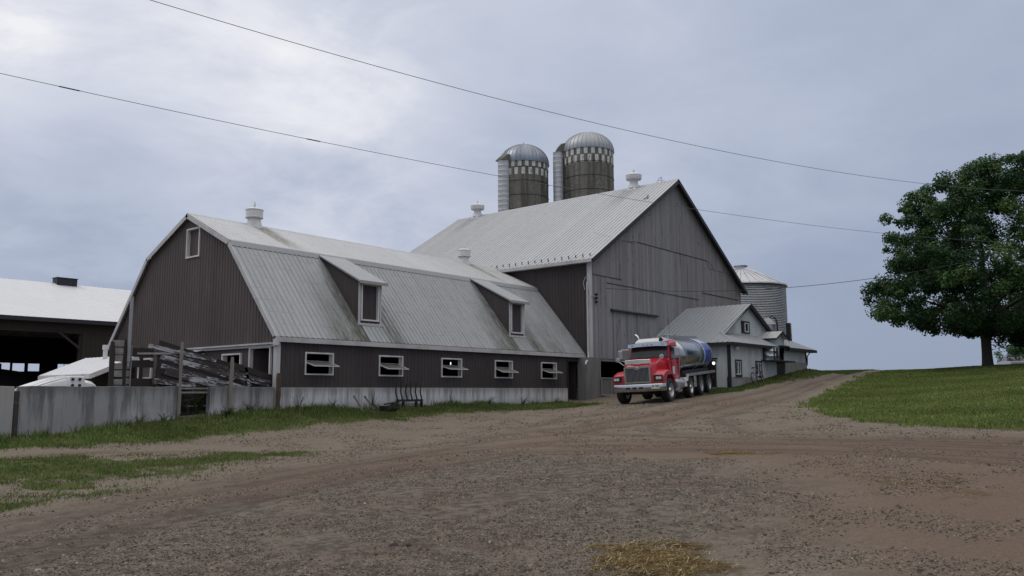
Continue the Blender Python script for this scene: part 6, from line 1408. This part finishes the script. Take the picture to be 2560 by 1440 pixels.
def big_tree(x, y, prof, ztop, tr, label, nshell, nin, per, size, seed, lowz, clump=1.25):
    z = tz(x, y) - .1; rr = random.Random(seed); t = thing('maple_tree' if seed == 5 else 'broadleaf_tree', (x, y, z), label, 'tree')
    zs = [p[0] for p in prof]; rs = [p[1] for p in prof]
    off = (lambda h: 2.3 * max(0, h) / 14) if seed == 5 else (lambda h: 0.)      # the maple leans its crown away from the barn
    rad = lambda h: float(np.interp(h, zs, rs)) + off(h) * .9
    x_, y_ = x, y
    cl = []
    for k in range(nshell):
        h = rr.uniform(zs[0], zs[-1]); a = rr.uniform(0, 2 * math.pi); lump = 1 + .12 * math.sin(3 * a + h * .9 + seed) + .11 * math.sin(7 * a - h * 2.3) + .07 * math.sin(h * 4.1 + 2 * a)
        ro = rad(h) * lump * rr.uniform(.74, 1.04) ; c = clump * rr.uniform(.55, 1.15) * (.55 + .45 * min(1, rad(h) / 4))
        ro = max(0, ro - c * .75); cl.append((x + ro * math.cos(a), y + ro * math.sin(a), z + h, c))
    for k in range(nin):
        h = rr.uniform(zs[0] + .8, zs[-1] - 1); a = rr.uniform(0, 2 * math.pi); ro = rad(h) * .75 * math.sqrt(rr.random()); cl.append((x + ro * math.cos(a), y + ro * math.sin(a), z + h, clump * rr.uniform(.7, 1.2)))
    for k in range(70):                # small outer sprays that break the outline
        h = rr.uniform(zs[0] + .3, zs[-1]); a = rr.uniform(0, 2 * math.pi); ro = rad(h) * rr.uniform(.97, 1.10); cl.append((x + ro * math.cos(a), y + ro * math.sin(a), z + h + .1, rr.uniform(.22, .42)))
    cl = [(p[0] + .6312 * off(p[2] - z), p[1] - .7756 * off(p[2] - z), p[2], p[3]) for p in cl]
    if seed == 5:                    # boughs hanging low on the side away from the barn
        for k in range(46):
            o = rr.uniform(1.2, 8.0); w = rr.uniform(-2.5, 2.5); cl.append((x + .6312 * o + .7756 * w, y - .7756 * o + .6312 * w, z + rr.uniform(1.5, 3.0), rr.uniform(.6, 1.0)))
    leaf_cloud('crown', cl, per, size, t, MT['leaf'], LEAFPAL, (.30, .24, .22, .12, .12))
    b = MB(); b.tube([(x, y, z - .2), (x + .02, y, z + .25), (x + .03, y, z + .9), (x, y, z + 2.0), (x - .1, y, z + 3.2)], [tr * 1.55, tr * 1.12, tr, tr * .95, tr * .85], 14)
    tips = [cl[k] for k in range(0, len(cl), 7)]
    for k in range(7):
        a = 2 * math.pi * k / 7 + rr.uniform(-.3, .3); h = rr.uniform(2.0, 3.3); e = Vector((x + math.cos(a) * rad(5) * .55, y + math.sin(a) * rad(5) * .55, z + rr.uniform(4.2, 8)))
        limb(b, (x, y, z + h), e, tr * .5, tr * .16, rr)
        for q in sorted(tips, key=lambda c: (Vector(c[:3]) - e).length)[:4]: limb(b, e, q[:3], tr * .15, .02, rr)
    limb(b, (x - .1, y, z + 3.2), (x + .3, y, z + zs[-1] * .78), tr * .8, .08, rr, .04)
    b.build('trunk', MT['bark'], t, smooth=60)
    return t
MAPLE = [(2.35, 1.0), (2.7, 3.4), (3.3, 5.6), (4.2, 6.3), (5.4, 6.5), (7.0, 6.0), (8.8, 5.2), (10.4, 4.4), (11.8, 4.0), (12.5, 3.3), (13.3, 1.7), (13.7, .5)]
big_tree(44.35, -15.0, MAPLE, 14.2, .31, 'large dark maple standing on the lawn crest', 540, 60, 300, .18, 5, 2, .80)
big_tree(74.2, -19.0, [(3.2, 3.0), (4.2, 6.0), (6.4, 8.0), (9, 7.5), (12, 5.5), (14.5, 2.5), (15.5, .5)], 15, .42, 'second dark tree partly hidden behind the big maple at the right edge', 150, 70, 260, .34, 11, 2, 1.6)
def bush(name, x, y, n, rad, h, per, size, pal, label, group=None, wts=(.3, .2, .3, .0, .2)):
    z = tz(x, y); t = thing(name, (x, y, z), label, 'bush', group)
    q = [(x + random.uniform(-rad, rad), y + random.uniform(-rad, rad), z + random.uniform(.25, h), random.uniform(.5, .95) * rad / 2.2) for _ in range(n)]
    leaf_cloud('crown', q, per, size, t, MT['leaf'], pal, wts); b = MB()
    for j in range(6): limb(b, (x, y, z - .1), q[j][:3], .05, .015, random.Random(j))
    b.build('stem', MT['bark'], t)
bush('shrub', 85.8, -10.6, 30, 1.3, 3.0, 130, .2, LEAFPAL * np.array([1.6, 1.5, 1.8]), 'small pale green shrub just right of the big trunk', None, (.3, .3, .1, .3, 0))
for (x, y), lb in zip(((93.5, -12.6), (90, -14.6), (90, -18.5)), ('low dark bush behind the left half of the parked car', 'dark bush behind the right half of the parked car', 'dark bush at the far right edge under the second tree')):
    bush('hedge_bush', x, y, 70, 2.8, 6.0, 150, .3, LEAFPAL, lb, 'dark bushes behind the lawn')

# ------------------------------------------------------------------ overhead lines
def wire(name, pts, r, mat, label, sleeves=()):
    """sagging cable through three points (start, middle, end)"""
    A_, M_, B_ = map(Vector, pts); P = []
    for k in range(61):
        t = k / 60; P.append(A_ * (2 * t * t - 3 * t + 1) + M_ * (4 * t - 4 * t * t) + B_ * (2 * t * t - t))
    t0 = thing(name, A_, label, 'power line', 'overhead lines'); b = MB(); b.tube(P, r, 6); b.build('cable', mat, t0)
    f = lambda t: A_ * (2 * t * t - 3 * t + 1) + M_ * (4 * t - 4 * t * t) + B_ * (2 * t * t - t)
    for a, c in sleeves:
        b = MB(); b.tube([f(a), f(a + (c - a) * .1), f(c - (c - a) * .1), f(c)], [r, r * 2.2, r * 2.2, r], 8); b.build('splice_sleeve', MT['cable'], t0)
wire('power_line', [(-21.888, -7.004, 10.186), (.935, -14.612, 8.246), (23.758, -22.219, 9.868)], .0065, MT['wire'], 'upper thin overhead wire crossing the sky above the silos')
wire('power_line', [(-22.844, -2.726, 9.123), (3.446, -11.167, 7.745), (29.736, -19.608, 8.832)], .0065, MT['wire'], 'lower overhead wire with splice sleeves passing in front of the silos', ((.2365, .2445), (.3355, .3425)))
wire('service_cable', [(20.427, -.796, 7.245), (27.462, -12.639, 7.443), (34.497, -24.482, 10.602)], .014, MT['cable'], 'black sagging service cable from the grey barn corner to the right')

# ------------------------------------------------------------------ black bale fork and the old implement in the weeds
x0, y0 = 5.22, -.62; z0 = tz(5.9, y0) - .04
t = thing('bale_fork', (5.92, y0, z0), 'black steel loader fork with upright tines against the white foundation', 'loader fork')
b = MB(); b.box((x0, y0 - .05, z0 + .34), (x0 + 1.40, y0 + .05, z0 + .43)); b.build('cross_beam', MT['black'], t); b = MB(); b.box((x0 + .05, y0 + .055, z0 + .20), (x0 + 1.35, y0 + .13, z0 + .27)); b.build('rear_rail', MT['pipe'], t)
for k in range(6):
    x = x0 + .03 + k * .268; b = MB(); tl = 1.10 + .05 * math.sin(k * 2.3); b.tube([(x, y0 - .02, z0 + .38), (x + .012 * (k - 2.5) * .4, y0 + .10, z0 + .72), (x + .02 * (k - 2.5) * .4, y0 + .06, z0 + tl)], [.036, .032, .022], 7); b.build('tine', MT['black'], t)
for k, x in enumerate((x0 + .03, x0 + .34, x0 + 1.06, x0 + 1.36)):
    b = MB(); b.hexa([(x - .03, y0 - .05, z0), (x + .05, y0 - .05, z0), (x + .05, y0 + .05, z0), (x - .03, y0 + .05, z0), (x - .03, y0 - .05, z0 + .36), (x + .03, y0 - .05, z0 + .36), (x + .03, y0 + .05, z0 + .36), (x - .03, y0 + .05, z0 + .36)]); b.build('leg', MT['black'], t)
x0, y0 = 4.0, -.85; z0 = tz(x0, y0)
t = thing('old_implement', (x0, y0, z0), 'dark old farm implement sunk in weeds with two grey handles', 'implement')
for p, q in (((3.42, -.78, z0 - .05), (3.06, -.55, z0 + .62)), ((4.05, -.6, z0 + .1), (3.72, -.4, z0 + .60))):
    b = MB(); b.bar(p, q, .05, .07); b.build('handle', MT['old_post'], t)
b = MB(); b.box((4.25, -1.0, z0 + .10), (5.0, -.65, z0 + .22)); b.bar((4.2, -.8, z0 + .05), (5.1, -.8, z0 + .30), .08, .06); b.tube([(4.2, -1.0, z0 + .28), (4.6, -1.02, z0 + .34), (5.0, -.95, z0 + .26)], .03, 6); b.build('beam', MT['black'], t)
b = MB(); b.lathe([(.14, -.03), (.20, -.03), (.20, .03), (.14, .03)], (4.88, -.85, z0 + .18), axis='y', n=18, caps=False)
for k in range(6): b.tube([(4.88, -.85, z0 + .18), (4.88 + .17 * math.cos(k * 1.047), -.85, z0 + .18 + .17 * math.sin(k * 1.047))], .012, 4)
b.build('wheel', MT['black'], t)

# ------------------------------------------------------------------ single weeds
def weed(x, y, h, ns, label, kind=0, spread=.25, pal=GREENS):
    z = tz(x, y); t = thing('weed', (x, y, z), label, 'plant', 'weeds against the walls'); rr = random.Random(x * 7 + h); V = []; F = []; Cc = []
    b = MB(); L = wl(t)
    for k in range(ns):
        a = rr.uniform(0, 6.28); hh = h * rr.uniform(.6, 1.05); sp = spread * rr.uniform(.2, 1); e = Vector((x + math.cos(a) * sp, y - abs(math.sin(a)) * sp * .8, z + hh)); m = Vector((x + math.cos(a) * sp * .35, y - abs(math.sin(a)) * sp * .3, z + hh * .55))
        b.tube([(x + rr.uniform(-.04, .04), y, z - .05), m, e], [.009, .006, .003], 5)
        for q in range(9 if kind == 0 else 14):
            tt = rr.uniform(.12, 1); p = Vector((x, y, z)).lerp(m, min(1, tt * 1.6)) if tt < .6 else m.lerp(e, (tt - .6) / .4); la = rr.uniform(0, 6.28); ln = rr.uniform(.05, .12) * (1.3 - tt * .7) * (1 if kind == 0 else .55)
            d = Vector((math.cos(la), math.sin(la), rr.uniform(-.1, .6))) * ln; w = Vector((-math.sin(la), math.cos(la), 0)) * ln * .28; i0 = len(V)
            V += [p, p + d * .5 + w, p + d, p + d * .5 - w]; F.append([i0, i0 + 1, i0 + 2, i0 + 3]); c = pal[rr.randrange(len(pal))] * rr.uniform(.7, 1.2); Cc += [c] * 4
    b.build('stem', MT['stemg'], t)
    o = tri_mesh('leaves', np.array([tuple(v - L) for v in V]), np.array(F), np.array(Cc), MT['leaf']); o.parent = t
MT['stemg'] = plain('weed_stem', (.06, .08, .03), .8)
DARKG = GREENS * .55
weed(.62, -.5, .55, 16, 'bushy pale weed at the foot of the barn corner post', 1, .45, GREENS * np.array([1.5, 1.4, 1.9]))
weed(4.2, -.35, .78, 12, 'tall seedy weed behind the old implement', 1, .35, DARKG)
weed(4.45, -1.15, .42, 14, 'low leafy weed in front of the old implement', 0, .5)
for k, (x, h) in enumerate(((-3.25, 1.0), (-2.95, .85), (-2.68, 1.05))): weed(x, .32, h, 20, ('dark weed filling the wall gap, nearest the tall pale post', 'dark weed in the middle of the wall gap', 'dark weed in the wall gap beside the short streaked wall')[k], 0, .42, DARKG)
weed(-5.0, -.3, .42, 12, 'straggly weed below the long stained wall', 1, .35, DARKG)
weed(-4.25, -.3, .30, 10, 'small weed by the foot of the tall pale post', 1, .3, DARKG)
weed(-1.3, -.35, .40, 14, 'leafy weed under the short streaked wall', 0, .45)
weed(-2.2, -.5, .36, 16, 'leafy weed right of the wall gap', 0, .45)
weed(2.3, -.3, .42, 9, 'grassy weed under the first pivoting window', 1, .25, DARKG)
weed(8.6, -.35, .45, 9, 'thin weed under the middle pivoting window', 1, .28, DARKG)
weed(10.9, -.5, .40, 14, 'leafy weed below the wall between the third and fourth windows', 0, .45)
weed(13.4, -.5, .42, 14, 'leafy weed under the fourth pivoting window', 0, .5)
weed(16.2, -.4, .30, 10, 'short weed left of the dark stable door', 1, .3)
